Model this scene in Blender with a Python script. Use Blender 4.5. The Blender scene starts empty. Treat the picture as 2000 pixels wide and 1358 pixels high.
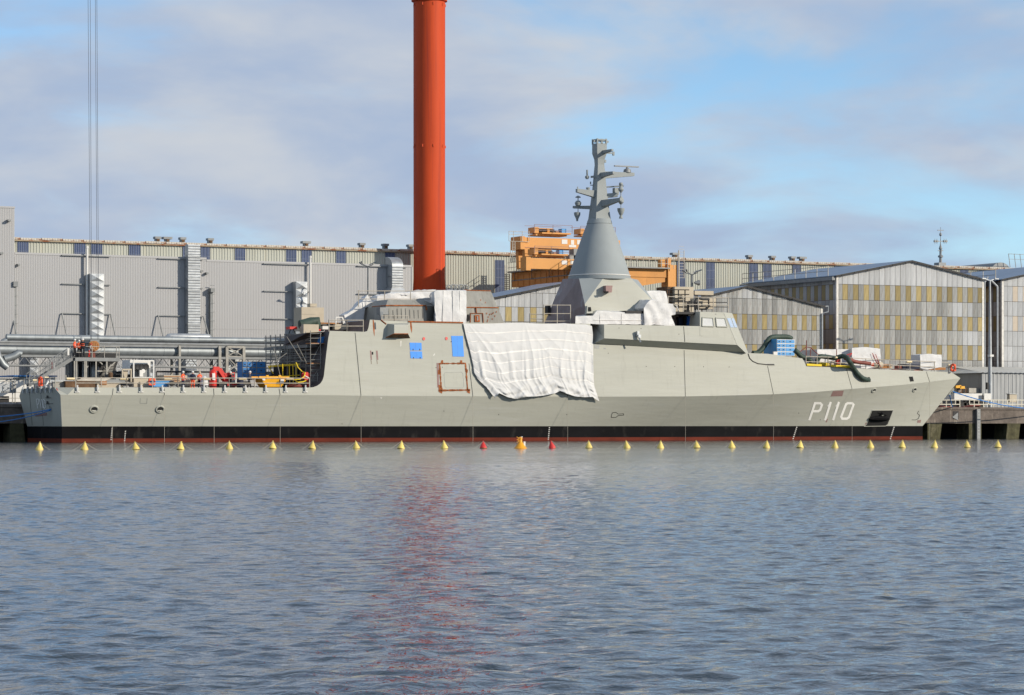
import bpy, bmesh, math, random
from mathutils import Vector, Matrix, noise
from mathutils.bvhtree import BVHTree
random.seed(7)
R = math.radians
C = bpy.context.scene.collection
scene = bpy.context.scene

# ---------------------------------------------------------------- camera
F0, HZ, CX, CAMZ = 5500.0, 828.0, 1000.0, 1.71      # focal length and horizon in photo pixels (2000 wide)
PHI = math.atan(0.5)                                 # the quay and the ship run obliquely to the view
SP, CP = math.sin(PHI), math.cos(PHI)
cam = bpy.data.cameras.new('camera'); camo = bpy.data.objects.new('camera', cam); C.objects.link(camo)
camo.location = (0, 0, CAMZ); camo.rotation_euler = (R(90), 0, -PHI)
cam.lens = F0/2000*36; cam.sensor_width = 36; cam.shift_y = 149/2000
cam.clip_start = 1; cam.clip_end = 12000
scene.camera = camo

# ---------------------------------------------------------------- sky and sun
SUN_A, SUN_EL = R(38), R(21)
S = Vector((math.sin(SUN_A)*math.cos(SUN_EL), -math.cos(SUN_A)*math.cos(SUN_EL), math.sin(SUN_EL)))
w = bpy.data.worlds.new('World'); scene.world = w; w.use_nodes = True
nt = w.node_tree; N = nt.nodes; L = nt.links; N.clear()
out = N.new('ShaderNodeOutputWorld'); bg = N.new('ShaderNodeBackground'); L.new(bg.outputs[0], out.inputs[0])
bg.inputs[1].default_value = 0.10
sky = N.new('ShaderNodeTexSky'); sky.sky_type = 'NISHITA'; sky.sun_disc = False
sky.sun_elevation = SUN_EL; sky.sun_rotation = R(180)-SUN_A; sky.dust_density = 0.0; sky.ozone_density = 3.0; sky.air_density = 1.0
sky.altitude = 3000
tint = N.new('ShaderNodeMix'); tint.data_type = 'RGBA'; tint.blend_type = 'MULTIPLY'; tint.inputs[0].default_value = 1
L.new(sky.outputs[0], tint.inputs[6]); tint.inputs[7].default_value = (1.62, 1.66, 1.56, 1)
tc = N.new('ShaderNodeTexCoord')
def wnoise(scale, sc, detail, rough, off=(0, 0, 0), dist=0.0):
    m = N.new('ShaderNodeMapping'); m.inputs['Scale'].default_value = sc; m.inputs['Location'].default_value = off
    m.inputs['Rotation'].default_value = (0, 0, PHI)
    n = N.new('ShaderNodeTexNoise'); n.inputs['Scale'].default_value = scale; n.inputs['Detail'].default_value = detail
    n.inputs['Roughness'].default_value = rough; n.inputs['Distortion'].default_value = dist
    L.new(tc.outputs['Generated'], m.inputs[0]); L.new(m.outputs[0], n.inputs['Vector'])
    return n.outputs[0]
def wramp(src, a, b):
    r = N.new('ShaderNodeMapRange'); r.interpolation_type = 'SMOOTHSTEP'
    r.inputs[1].default_value = a; r.inputs[2].default_value = b
    L.new(src, r.inputs[0]); return r.outputs[0]
CLOUD_OFF = (0.8, 13.9, 9.6)
n1 = wnoise(1, (7.5, 7.5, 21), 7, 0.53, CLOUD_OFF, 0.35)
m1 = wramp(n1, 0.31, 0.57)
n2 = wnoise(1, (10, 10, 26), 5, 0.55, (7.3, 2.2, 4.1), 0.2)
m2 = wramp(n2, 0.33, 0.74)
ccol = N.new('ShaderNodeMix'); ccol.data_type = 'RGBA'
ccol.inputs[6].default_value = (3.95, 4.95, 6.7, 1); ccol.inputs[7].default_value = (5.9, 6.3, 6.9, 1)
L.new(m2, ccol.inputs[0])
cm = N.new('ShaderNodeMix'); cm.data_type = 'RGBA'
L.new(m1, cm.inputs[0]); L.new(tint.outputs[2], cm.inputs[6]); L.new(ccol.outputs[2], cm.inputs[7])
L.new(cm.outputs[2], bg.inputs[0])
sun = bpy.data.lights.new('sun', 'SUN'); suno = bpy.data.objects.new('sun', sun); C.objects.link(suno)
sun.energy = 4.2; sun.angle = R(0.55); sun.color = (1.0, 0.90, 0.76)
suno.rotation_euler = S.to_track_quat('Z', 'Y').to_euler(); suno.location = (0, 0, 200)
vs = scene.view_settings; vs.view_transform = 'Standard'; vs.look = 'None'; vs.exposure = 0.0; vs.gamma = 1; vs.use_curve_mapping = False

# ---------------------------------------------------------------- helpers
FW, RT, UP = Vector((SP, CP, 0)), Vector((CP, -SP, 0)), Vector((0, 0, 1))
CAM = Vector((0, 0, CAMZ))
def ray(px, py): return FW + RT*((px-CX)/F0) + UP*((HZ-py)/F0)
def P(px, py, Y):
    d = ray(px, py); return CAM + d*(Y/d.y)
def PZ(px, py, Z=0.0):
    d = ray(px, py); return CAM + d*((Z-CAMZ)/d.z)
def mpp(px, Y): return P(px, HZ, Y).dot(FW)/F0       # metres per photo pixel
def lerp(a, b, t): return a+(b-a)*t
def interp(tab, x):
    if x <= tab[0][0]: return tab[0][1]
    for (a, b), (c, d) in zip(tab, tab[1:]):
        if x <= c: return lerp(b, d, (x-a)/(c-a) if c > a else 1)
    return tab[-1][1]
def V(x, y, z): return Vector((x, y, z))

class MB:
    def __init__(s): s.v = []; s.f = []
    def add(s, vs, fs):
        o = len(s.v); s.v += [tuple(q) for q in vs]; s.f += [tuple(i+o for i in f) for f in fs]; return s
    def box(s, a, b):
        x0, x1 = sorted((a[0], b[0])); y0, y1 = sorted((a[1], b[1])); z0, z1 = sorted((a[2], b[2]))
        return s.add([(x0,y0,z0),(x1,y0,z0),(x1,y1,z0),(x0,y1,z0),(x0,y0,z1),(x1,y0,z1),(x1,y1,z1),(x0,y1,z1)],
              [(0,3,2,1),(4,5,6,7),(0,1,5,4),(1,2,6,5),(2,3,7,6),(3,0,4,7)])
    def cbox(s, c, sx, sy, sz): return s.box((c[0]-sx/2, c[1]-sy/2, c[2]-sz/2), (c[0]+sx/2, c[1]+sy/2, c[2]+sz/2))
    def poly(s, pts): return s.add(pts, [tuple(range(len(pts)))])
    def prism(s, pts, off):
        n = len(pts); off = Vector(off); q = [Vector(p)+off for p in pts]
        return s.add(list(pts)+q, [tuple(range(n)), tuple(range(2*n-1, n-1, -1))]+[(i, (i+1) % n+n*0, (i+1) % n+n, i+n) for i in range(n)])
    def bar(s, p, q, w, h=None):
        p, q = Vector(p), Vector(q); h = h or w; t = (q-p).normalized()
        u = t.cross(UP); u = u.normalized() if u.length > 1e-3 else Vector((1, 0, 0)); n = u.cross(t)
        u *= w/2; n *= h/2
        vs = [p-u-n, p+u-n, p+u+n, p-u+n, q-u-n, q+u-n, q+u+n, q-u+n]
        return s.add(vs, [(0,1,2,3),(7,6,5,4),(0,4,5,1),(1,5,6,2),(2,6,7,3),(3,7,4,0)])
    def tube(s, pts, r, n=6, cap=True):
        pts = [Vector(p) for p in pts]; rs = r if isinstance(r, (list, tuple)) else [r]*len(pts); rings = []; up = None
        for i, p in enumerate(pts):
            t = (pts[min(i+1, len(pts)-1)]-pts[max(i-1, 0)]).normalized()
            if up is None: up = UP if abs(t.z) < .9 else Vector((0, 1, 0))
            u = t.cross(up)
            if u.length < 1e-4: up = Vector((1, 0.1, 0.3)); u = t.cross(up)
            u.normalize(); k = u.cross(t); up = k
            rings.append([p+(u*math.cos(2*math.pi*j/n)+k*math.sin(2*math.pi*j/n))*rs[i] for j in range(n)])
        vs = [q for g in rings for q in g]; fs = []
        for i in range(len(pts)-1):
            for j in range(n): fs.append((i*n+j, i*n+(j+1) % n, (i+1)*n+(j+1) % n, (i+1)*n+j))
        if cap: fs.append(tuple(range(n-1, -1, -1))); fs.append(tuple((len(pts)-1)*n+j for j in range(n)))
        return s.add(vs, fs)
    def lathe(s, c, prof, n=24, axis='z', a0=0.0):
        c = Vector(c); vs = []; fs = []
        for r, z in prof:
            for j in range(n):
                a = 2*math.pi*j/n+a0; x, y = r*math.cos(a), r*math.sin(a)
                vs.append(c+(V(x, y, z) if axis == 'z' else V(x, z, y) if axis == 'y' else V(z, x, y)))
        for i in range(len(prof)-1):
            for j in range(n): fs.append((i*n+j, i*n+(j+1) % n, (i+1)*n+(j+1) % n, (i+1)*n+j))
        if prof[0][0] > 0.001: fs.append(tuple(range(n-1, -1, -1)))
        if prof[-1][0] > 0.001: fs.append(tuple((len(prof)-1)*n+j for j in range(n)))
        return s.add(vs, fs)
    def torus(s, c, Rr, r, axis='y', n=18, m=6):
        pts = []; c = Vector(c)
        for i in range(n+1):
            a = 2*math.pi*i/n; x, y = Rr*math.cos(a), Rr*math.sin(a)
            pts.append(c+(V(x, 0, y) if axis == 'y' else V(x, y, 0) if axis == 'z' else V(0, x, y)))
        return s.tube(pts, r, m, False)
    def grid(s, fn, nu, nv):
        vs = [fn(i/nu, j/nv) for j in range(nv+1) for i in range(nu+1)]
        return s.add(vs, [(j*(nu+1)+i, j*(nu+1)+i+1, (j+1)*(nu+1)+i+1, (j+1)*(nu+1)+i) for j in range(nv) for i in range(nu)])
    def build(s, name, m, parent=None, smooth=False, label=None, kind=None, fix=True):
        me = bpy.data.meshes.new(name); me.from_pydata(s.v, [], s.f)
        if fix:
            b = bmesh.new(); b.from_mesh(me); bmesh.ops.recalc_face_normals(b, faces=b.faces); b.to_mesh(me); b.free()
        if smooth:
            me.polygons.foreach_set('use_smooth', [True]*len(me.polygons))
            if smooth != 'full': me.set_sharp_from_angle(angle=R(40))
        me.materials.append(m); o = bpy.data.objects.new(name, me); C.objects.link(o)
        attach(o, parent)
        if label: o['label'] = label
        if kind: o['kind'] = kind
        return o
def attach(o, parent):
    if parent:
        o.parent = parent
        if parent.type == 'EMPTY': o.matrix_parent_inverse = Matrix.Translation(-parent.location)
def thing(name, label, cat, loc=(0, 0, 0), group=None):
    o = bpy.data.objects.new(name, None); C.objects.link(o); o.location = loc; o.empty_display_size = .2
    return tag(o, label, cat, group)
def tag(o, label, cat, group=None):
    o['label'] = label; o['category'] = cat
    if group: o['group'] = group
    return o
def struct(o): o['kind'] = 'structure'; return o
def dup(root, loc, label=None):
    r = root.copy(); C.objects.link(r); r.location = loc
    if label: r['label'] = label
    for ch in list(root.children):
        c = ch.copy(); C.objects.link(c); c.parent = r
        for g in list(ch.children):
            d = g.copy(); C.objects.link(d); d.parent = c
    return r

# ---------------------------------------------------------------- materials
def mat(name, col, rough=.6, metal=0.0, var=.10, vs=1.5, st=(1, 1, 1), bump=0.0, bs=8.0, col2=None, spots=None, rnd=0.0, spec=.4, streak=None):
    m = bpy.data.materials.new(name); m.use_nodes = True; t = m.node_tree; n = t.nodes; l = t.links
    b = n['Principled BSDF']; b.inputs['Roughness'].default_value = rough; b.inputs['Metallic'].default_value = metal
    b.inputs['Specular IOR Level'].default_value = spec
    g = n.new('ShaderNodeTexCoord'); mp = n.new('ShaderNodeMapping'); mp.inputs['Scale'].default_value = st
    l.new(g.outputs['Object'], mp.inputs[0])
    nz = n.new('ShaderNodeTexNoise'); nz.inputs['Scale'].default_value = vs; nz.inputs['Detail'].default_value = 5; nz.inputs['Roughness'].default_value = .6
    l.new(mp.outputs[0], nz.inputs['Vector'])
    mr = n.new('ShaderNodeMapRange'); mr.inputs[1].default_value = .3; mr.inputs[2].default_value = .7; l.new(nz.outputs[0], mr.inputs[0])
    mx = n.new('ShaderNodeMix'); mx.data_type = 'RGBA'; l.new(mr.outputs[0], mx.inputs[0])
    a = [c*(1-var) for c in col]; c2 = col2 or [min(1, c*(1+var)) for c in col]
    mx.inputs[6].default_value = (*a, 1); mx.inputs[7].default_value = (*c2, 1); cur = mx.outputs[2]
    for sp in [spots, streak]:
        if sp:
            # (colour, scale, threshold, softness, stretch)
            sc, ss, th, so, s2 = sp
            mp2 = n.new('ShaderNodeMapping'); mp2.inputs['Scale'].default_value = s2; l.new(g.outputs['Object'], mp2.inputs[0])
            z2 = n.new('ShaderNodeTexNoise'); z2.inputs['Scale'].default_value = ss; z2.inputs['Detail'].default_value = 6; z2.inputs['Roughness'].default_value = .65
            l.new(mp2.outputs[0], z2.inputs['Vector'])
            r2 = n.new('ShaderNodeMapRange'); r2.inputs[1].default_value = th; r2.inputs[2].default_value = th+so; l.new(z2.outputs[0], r2.inputs[0])
            x2 = n.new('ShaderNodeMix'); x2.data_type = 'RGBA'; l.new(r2.outputs[0], x2.inputs[0]); l.new(cur, x2.inputs[6]); x2.inputs[7].default_value = (*sc, 1)
            cur = x2.outputs[2]
    if rnd:
        oi = n.new('ShaderNodeObjectInfo'); r3 = n.new('ShaderNodeMapRange'); r3.inputs[3].default_value = 1-rnd; r3.inputs[4].default_value = 1+rnd
        l.new(oi.outputs['Random'], r3.inputs[0]); x3 = n.new('ShaderNodeMix'); x3.data_type = 'RGBA'; x3.blend_type = 'MULTIPLY'; x3.inputs[0].default_value = 1
        l.new(cur, x3.inputs[6]); l.new(r3.outputs[0], x3.inputs[7]); cur = x3.outputs[2]
    l.new(cur, b.inputs['Base Color'])
    if bump:
        z = n.new('ShaderNodeTexNoise'); z.inputs['Scale'].default_value = bs; z.inputs['Detail'].default_value = 4; l.new(mp.outputs[0], z.inputs['Vector'])
        bp = n.new('ShaderNodeBump'); bp.inputs['Strength'].default_value = 1; bp.inputs['Distance'].default_value = bump; l.new(z.outputs[0], bp.inputs['Height']); l.new(bp.outputs[0], b.inputs['Normal'])
    return m
RUST = (0.23, 0.075, 0.025)
m_hull = mat('hull_grey', (.41, .412, .355), .58, var=.05, vs=.35, st=(.35, 1, 2.4), bump=.022, bs=1.0, spec=.25, spots=((.36, .36, .31), 1.4, .56, .25, (1.6, 1, .22)), streak=((.435, .44, .40), 1.2, .54, .25, (.15, 1, 1.6)))
m_black = mat('boot_black', (.006, .006, .007), .8, spec=.1, var=.4, vs=.8, st=(.3, 1, 1), streak=((.035, .033, .03), 1.2, .58, .2, (.6, 1, .25)))
m_red = mat('antifouling_red', (.125, .023, .012), .75, spec=.15, var=.25, vs=1.2, st=(.3, 1, 1))
m_deck = mat('deck_primer', (.17, .12, .10), .8, var=.3, vs=.8)
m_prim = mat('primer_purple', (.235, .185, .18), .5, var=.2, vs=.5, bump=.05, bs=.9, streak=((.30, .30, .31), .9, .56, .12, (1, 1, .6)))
m_cone = mat('cone_grey', (.29, .32, .325), .65, spec=.15, var=.06, vs=.4)
m_mast = mat('mast_grey', (.30, .325, .32), .6, spec=.2, var=.06, vs=.8)
m_rustg = mat('weathered_steel', (.27, .265, .235), .6, var=.18, vs=.7, st=(2, 1, .4), spots=(RUST, 1.6, .66, .05, (1, 1, 1)), streak=((.18, .17, .15), 1.5, .55, .2, (2.5, 1, .25)))
m_rust = mat('rust', (.30, .095, .03), .85, var=.45, vs=3, bump=.02, bs=12)
m_rustd = mat('rust_dark', (.13, .075, .04), .9, var=.4, vs=2)
m_white = mat('white_sheet', (.60, .60, .585), .6, var=.03, vs=1.0, bump=.03, bs=1.6, spec=.2)
m_white2 = mat('white_wrap', (.64, .64, .63), .5, spec=.25, var=.04, vs=1.2, bump=.05, bs=2.2)
m_seam = mat('sheet_seam', (.74, .72, .68), .5, var=.02)
m_blue = mat('blue_film', (.07, .29, .82), .55, spec=.2, var=.06, vs=1)
m_blue2 = mat('blue_cabinet', (.02, .16, .42), .45, var=.12, vs=2)
m_bluelt = mat('blue_panel_light', (.07, .30, .62), .45, var=.08, vs=2)
m_navy = mat('navy', (.012, .018, .045), .7, var=.2)
m_paint = mat('white_paint', (.68, .67, .63), .5, var=.04, vs=2)
m_winc = mat('covered_window', (.46, .48, .48), .5, var=.06, vs=2, bump=.02, bs=6)
m_winb = mat('bridge_window', (.42, .52, .66), .25, var=.06, vs=2)
m_orange = mat('hi_vis_orange', (.85, .11, .03), .7, var=.1, vs=4)
m_skin = mat('skin', (.5, .3, .22), .6, var=.05)
m_dark = mat('dark_clothes', (.012, .013, .018), .8, var=.2)
m_grey = mat('grey_clothes', (.08, .08, .085), .8, var=.2)
m_galv = mat('galvanised', (.40, .42, .43), .45, .5, var=.16, vs=1.6, bump=.01, bs=6, rnd=.12)
m_pipe = mat('pipe_cladding', (.26, .285, .295), .5, .5, var=.18, vs=1.2, rnd=.08)
m_bulk = mat('shaded_bulkhead_primer', (.075, .065, .065), .6, var=.25, vs=.6)  # primer taken near black, shade of the aft recess put into the colour
m_core = mat('rusty_backing', (.16, .10, .07), .9, var=.4, vs=1.5)
m_num = mat('number_white', (.86, .85, .80), .5, var=.02)
m_rail = mat('scaffold_tube', (.44, .40, .33), .6, var=.15, vs=2)
m_galvd = mat('galvanised_scaffold', (.30, .29, .26), .5, .3, var=.2, vs=2)
m_steel = mat('grey_steel', (.22, .23, .23), .55, .2, var=.15, vs=1.5)
m_blk = mat('black_rubber', (.015, .015, .016), .6, var=.3)
m_clad = mat('hall_cladding', (.385, .385, .385), .45, .1, var=.03, vs=.25, st=(1, 1, .3))
m_clad2 = mat('old_cladding', (.42, .43, .37), .6, var=.08, vs=.5, st=(2.5, 1, .06), streak=((.44, .42, .33), 1.0, .56, .15, (1.6, 1, .05)))
m_glass = mat('hall_glazing', (.055, .085, .18), .5, var=.2, vs=.6, spec=.2)
m_mull = mat('glazing_bar', (.17, .20, .27), .6, var=.1)
m_coping = mat('rusty_coping', (.50, .47, .41), .7, var=.12, vs=1.5, spots=((.26, .10, .04), .6, .54, .10, (1, 1, 3)))
m_gutter = mat('gutter_brown', (.34, .27, .18), .7, var=.2, vs=1, spots=(RUST, .5, .50, .1, (1, 1, 1)))
m_roofb = mat('blue_roof', (.18, .25, .34), .45, .2, var=.12, vs=.4, st=(.3, 1, 1))
m_p1 = mat('sheet_zinc', (.37, .37, .35), .55, .15, var=.14, vs=1.2, st=(3, 1, .4), rnd=.24, streak=((.24, .14, .09), 1.6, .63, .06, (5, 1, .3)))
m_p2 = mat('sheet_zinc_pale', (.50, .505, .50), .5, .2, var=.10, vs=1.2, st=(3, 1, .4), rnd=.10)
m_p3 = mat('sheet_fibreglass', (.365, .29, .135), .6, var=.2, vs=1.2, st=(5, 1, .5), rnd=.28, streak=((.22, .15, .06), 1.5, .60, .1, (8, 1, .3)))
m_pw = mat('sheet_cream', (.58, .50, .40), .5, var=.06)
m_trim = mat('corner_trim', (.62, .60, .55), .5, var=.2, vs=3)
m_yel = mat('crane_yellow', (.64, .29, .065), .5, var=.07, vs=.5)
m_yeld = mat('girder_yellow', (.58, .26, .06), .6, var=.12, vs=.6, st=(1, 1, .5), streak=((.22, .12, .05), .9, .60, .2, (1, 1, .3)))
m_redc = mat('column_red', (.55, .070, .020), .6, spec=.15, var=.10, vs=.5, st=(1, 1, .15), streak=((.36, .05, .025), .8, .52, .22, (2, 2, .05)))
m_conc = mat('quay_concrete', (.15, .125, .105), .9, var=.35, vs=1.1, bump=.06, bs=2.5, streak=((.30, .26, .21), 1.2, .58, .12, (2, 1, .3)))
m_algae = mat('quay_algae', (.075, .07, .035), .9, var=.4, vs=1.5, bump=.05, bs=3, streak=((.20, .18, .12), 1.0, .56, .2, (1, 1, .5)))
m_void = mat('void_shade_black', (.012, .012, .012), .9, var=.3)  # near-black colour holds the shade of quay bays and hull openings
m_ground = mat('quay_ground', (.13, .125, .12), .9, var=.2, vs=.3)
m_gx = mat('quay_rail_white', (.62, .58, .47), .6, var=.12, vs=3)
m_rope = mat('blue_rope', (.05, .20, .50), .8, var=.1)
m_ropew = mat('pale_rope', (.55, .50, .40), .9, var=.1)
m_cable = mat('steel_cable', (.10, .11, .13), .6, .3, var=.1)
m_hose = mat('green_hose', (.035, .06, .045), .6, var=.3, vs=3, bump=.02, bs=10)
m_hoser = mat('red_hose', (.20, .05, .035), .6, var=.25, vs=3)
m_skip = mat('skip_yellow', (.80, .40, .02), .5, var=.10, vs=1.5, spots=((.35, .2, .05), 1.8, .66, .06, (1, 1, 1)))
m_redp = mat('red_paint', (.60, .03, .02), .45, var=.12, vs=2)
m_lime = mat('safety_yellow', (.75, .55, .02), .6, var=.1)
m_wood = mat('reel_wood', (.38, .17, .06), .8, var=.3, vs=3, st=(1, 1, 6))
m_beige = mat('beige_cabinet', (.46, .40, .30), .6, var=.08, vs=1, spots=((.34, .2, .07), .9, .68, .1, (1, 1, 1)))
m_lbuoy = mat('lifebuoy_orange', (.80, .10, .03), .5, var=.05)
m_by = mat('buoy_yellow', (.78, .60, .16), .45, var=.12, vs=4, rnd=.12)
m_byo = mat('buoy_amber', (.80, .36, .02), .45, var=.1, vs=4)
m_br = mat('buoy_red', (.62, .04, .035), .45, var=.12, vs=4)
m_sludge = mat('buoy_waterline_growth', (.14, .11, .03), .8, var=.3)
m_lampy = mat('lamp_diffuser', (.80, .66, .40), .3, var=.03)
m_tank = mat('blue_barrel', (.02, .12, .5), .4, var=.1)
m_roofw = mat('pale_roof_sheet', (.60, .59, .54), .55, var=.08, vs=.6)
m_lowsh = mat('low_shed_sheet', (.26, .27, .275), .5, .3, var=.18, vs=.8, st=(3, 1, .3))
m_copper = mat('pinkish_overspray', (.27, .17, .155), .7, var=.1)
# ---------------------------------------------------------------- water, quay, ground
def water_mat():
    m = bpy.data.materials.new('harbour_water'); m.use_nodes = True; t = m.node_tree; n = t.nodes; l = t.links
    b = n['Principled BSDF']; b.inputs['Base Color'].default_value = (.010, .024, .034, 1); b.inputs['Roughness'].default_value = .06; b.inputs['IOR'].default_value = 1.333
    g = n.new('ShaderNodeTexCoord')
    def nz(scale, st, det, dist, rot):
        mp = n.new('ShaderNodeMapping'); mp.inputs['Scale'].default_value = st; mp.inputs['Rotation'].default_value = (0, 0, rot)
        l.new(g.outputs['Object'], mp.inputs[0])
        z = n.new('ShaderNodeTexNoise'); z.inputs['Scale'].default_value = scale; z.inputs['Detail'].default_value = det; z.inputs['Roughness'].default_value = .55
        z.inputs['Distortion'].default_value = dist
        l.new(mp.outputs[0], z.inputs['Vector']); return z.outputs[0]
    def mul(a, k):
        q = n.new('ShaderNodeMath'); q.operation = 'MULTIPLY'; l.new(a, q.inputs[0]); q.inputs[1].default_value = k; return q.outputs[0]
    def addn(a, c):
        q = n.new('ShaderNodeMath'); q.operation = 'ADD'; l.new(a, q.inputs[0]); l.new(c, q.inputs[1]); return q.outputs[0]
    h = addn(addn(mul(nz(6.5, (.9, 1, 1), 3, .4, PHI), WAVE[0]), mul(nz(2.2, (.8, 1, 1), 2, .3, PHI-.25), WAVE[1])), mul(nz(.12, (.5, 1, 1), 2, .2, PHI+.2), WAVE[2]))
    bp = n.new('ShaderNodeBump'); bp.inputs['Strength'].default_value = 1; bp.inputs['Distance'].default_value = 1; l.new(h, bp.inputs['Height']); l.new(bp.outputs[0], b.inputs['Normal'])
    return m
WAVE = (.024, .03, .01)
m_water = water_mat()
QY, QZ = 264.0, 3.6
import numpy as np
def axis(segs):
    o = [segs[0][0]]
    for a_, b_, d0, d1 in segs:
        while o[-1] < b_-1e-6:
            f = (o[-1]-a_)/(b_-a_); o.append(min(b_, o[-1]+lerp(d0, d1, f)))
    return np.array(o)
def water_mesh():
    """rippled water between the camera's quay and the ship, finer where it is seen close up; flat sheets carry on around it"""
    uh = axis([(0, 9, .045, .05), (9, 26, .05, .22), (26, 75, .22, .5)]); u = np.concatenate([-uh[:0:-1], uh])
    v = axis([(9, 16, .2, .08), (16, 45, .075, .085), (45, 100, .09, .22), (100, 300, .22, .55)])
    U, Vv = np.meshgrid(u, v); X = U*CP+Vv*SP; Y = -U*SP+Vv*CP
    du = np.gradient(u); dv = np.gradient(v); sp = np.maximum(du[None, :], dv[:, None])
    rs = np.random.RandomState(5); n = 70; Z = np.zeros_like(X)
    wind = math.atan2(-CP, -SP)+.35
    patch = 1+.35*np.sin(X*.11+.7*np.sin(Y*.07))*np.sin(Y*.083+1.3+.8*np.sin(X*.05))
    for k in range(n):
        lam = .17*(1.0/.17)**((k+rs.rand())/n); th = wind+rs.normal()*.9; s = WSLOPE*math.sqrt(2/n)*(1.2 if lam < .6 else .7)
        att = np.clip(lam/(2.6*sp)-.6, 0, 1)
        kx, ky = 2*math.pi/lam*math.cos(th), 2*math.pi/lam*math.sin(th)
        ph = kx*X+ky*Y+rs.rand()*6.283+.5*np.sin(X*.31/lam**.5+k)*np.sin(Y*.27/lam**.5+2*k)
        Z += s*lam/(2*math.pi)*att*patch*(np.sin(ph)+.18*np.cos(2*ph))
    Z *= 1-.5*np.clip((Y-215)/28, 0, 1)
    eu = np.clip(np.minimum(u-u[0], u[-1]-u)/4, 0, 1); ev = np.clip(np.minimum(v-v[0], v[-1]-v)/4, 0, 1)
    Z *= eu[None, :]*ev[:, None]
    nu, nv = len(u), len(v); co = np.stack([X, Y, Z], -1).reshape(-1, 3).astype(np.float32)
    i = (np.arange(nv-1)[:, None]*nu+np.arange(nu-1)[None, :]).ravel(); q = np.stack([i, i+1, i+nu+1, i+nu], -1).astype(np.int32)
    # flat sheets outside
    def pt(a_, b_): return (a_*CP+b_*SP, -a_*SP+b_*CP, 0)
    BG = 3500; u0, u1, v0, v1 = u[0], u[-1], v[0], v[-1]
    ex = [pt(-BG, -BG), pt(BG, -BG), pt(BG, v0), pt(-BG, v0), pt(-BG, v0), pt(u0, v0), pt(u0, v1), pt(-BG, v1), pt(u1, v0), pt(BG, v0), pt(BG, v1), pt(u1, v1), pt(-BG, v1), pt(BG, v1), pt(BG, BG), pt(-BG, BG)]
    n0 = len(co); co = np.concatenate([co, np.array(ex, np.float32)]); q = np.concatenate([q, (n0+np.arange(16)).reshape(4, 4).astype(np.int32)])
    me = bpy.data.meshes.new('water'); me.vertices.add(len(co)); me.vertices.foreach_set('co', co.ravel())
    me.loops.add(q.size); me.loops.foreach_set('vertex_index', q.ravel()); me.polygons.add(len(q))
    me.polygons.foreach_set('loop_start', np.arange(0, q.size, 4, dtype=np.int32)); me.polygons.foreach_set('use_smooth', np.ones(len(q), bool))
    me.update(calc_edges=True); me.validate(); me.materials.append(m_water)
    o = bpy.data.objects.new('water', me); C.objects.link(o); return struct(o)
WSLOPE = .125
water_mesh()
struct(MB().poly([(-3000, QY+.6, QZ), (3000, QY+.6, QZ), (3000, 4000, QZ), (-3000, 4000, QZ)]).build('ground', m_ground))
# quay wall: lintel above open bays between sloping piers
qt = thing('quay_wall', 'weathered concrete quay wall with dark square bays along the waterline', 'quay wall', (130, QY, 0))
zl = 1.75
MB().box((-3000, QY, zl), (3000, QY+2.5, QZ-.28)).build('lintel', m_conc, qt)
MB().box((-3000, QY-.12, QZ-.277), (3000, QY+2.5, QZ+.004)).build('kerb', m_conc, qt)
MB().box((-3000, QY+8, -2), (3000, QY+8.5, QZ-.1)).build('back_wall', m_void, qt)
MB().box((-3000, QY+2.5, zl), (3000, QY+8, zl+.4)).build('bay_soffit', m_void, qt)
def pier(pl, pr, sl, sr):
    a, b_ = P(pl, 826, QY), P(pr, 826, QY); c, d = P(pl+sl, 858, QY), P(pr+sr, 858, QY)
    pts = [V(a.x, QY+.02, zl), V(b_.x, QY+.02, zl), V(d.x, QY+.02, -1), V(c.x, QY+.02, -1)]
    MB().prism(pts, (0, 2.4, 0)).build('pier', m_algae, qt)
for q in [(-60, -22, 0, 6), (20, 46, 0, 6), (1720, 1752, 0, 0), (1812, 1840, 0, -6), (1892.6, 1917, 0, 0), (1968, 1993, -4, -5), (2045, 2070, 0, 0), (2120, 2150, 0, 0)]: pier(*q)
for k in range(34):
    x = 78+k*4.4
    if 86 < x < 168: MB().box((x, QY+.02, -1), (x+1.5, QY+2.4, zl)).build('pier', m_algae, qt)
fd = MB().box((P(1904, 800, QY).x, QY-.45, -1), (P(1910.5, 800, QY).x, QY-.122, QZ-.2)).build('fender', m_steel)
tag(fd, 'dark steel fender beam bolted upright on the quay wall right of the bow', 'fender')
for k in range(9): MB().lathe((P(1907, 800, QY).x, QY-.47, .2+k*.36), [(.05, 0), (.05, .03)], 6, 'y').build('bolt', m_galv, fd)
st = MB().cbox((P(1866.5, 812, QY).x, QY-.03, 2.7), .75, .05, .9).build('mooring_plate', m_blk)
tag(st, 'dark triangular number plate fixed on the concrete quay face beside the bow', 'plate')
bm = MB(); a = P(1861, 815, QY); bm.prism([P(1860, 815, QY-.07), P(1871, 806, QY-.07), P(1871, 821, QY-.07)], (0, .03, 0)).build('plate_face', m_steel, st)

# ---------------------------------------------------------------- corrugated walls
def corr(x0, x1, z0, z1, Y, pitch, depth, duty=.5, nseg=1):
    """Trapezoid-ribbed sheeting facing -Y between x0 and x1."""
    m = MB(); xs = []; n = max(1, int((x1-x0)/pitch)); p = (x1-x0)/n
    for i in range(n):
        a = x0+i*p; xs += [(a, 0), (a+p*.12, depth), (a+p*duty, depth), (a+p*(duty+.12), 0)]
    xs.append((x1, 0))
    top = z1 if callable(z1) else (lambda x: z1)
    vs = []
    for x, d in xs: vs += [(x, Y-d, z0), (x, Y-d, top(x))]
    return m.add(vs, [(2*i, 2*i+2, 2*i+3, 2*i+1) for i in range(len(xs)-1)])

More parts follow.
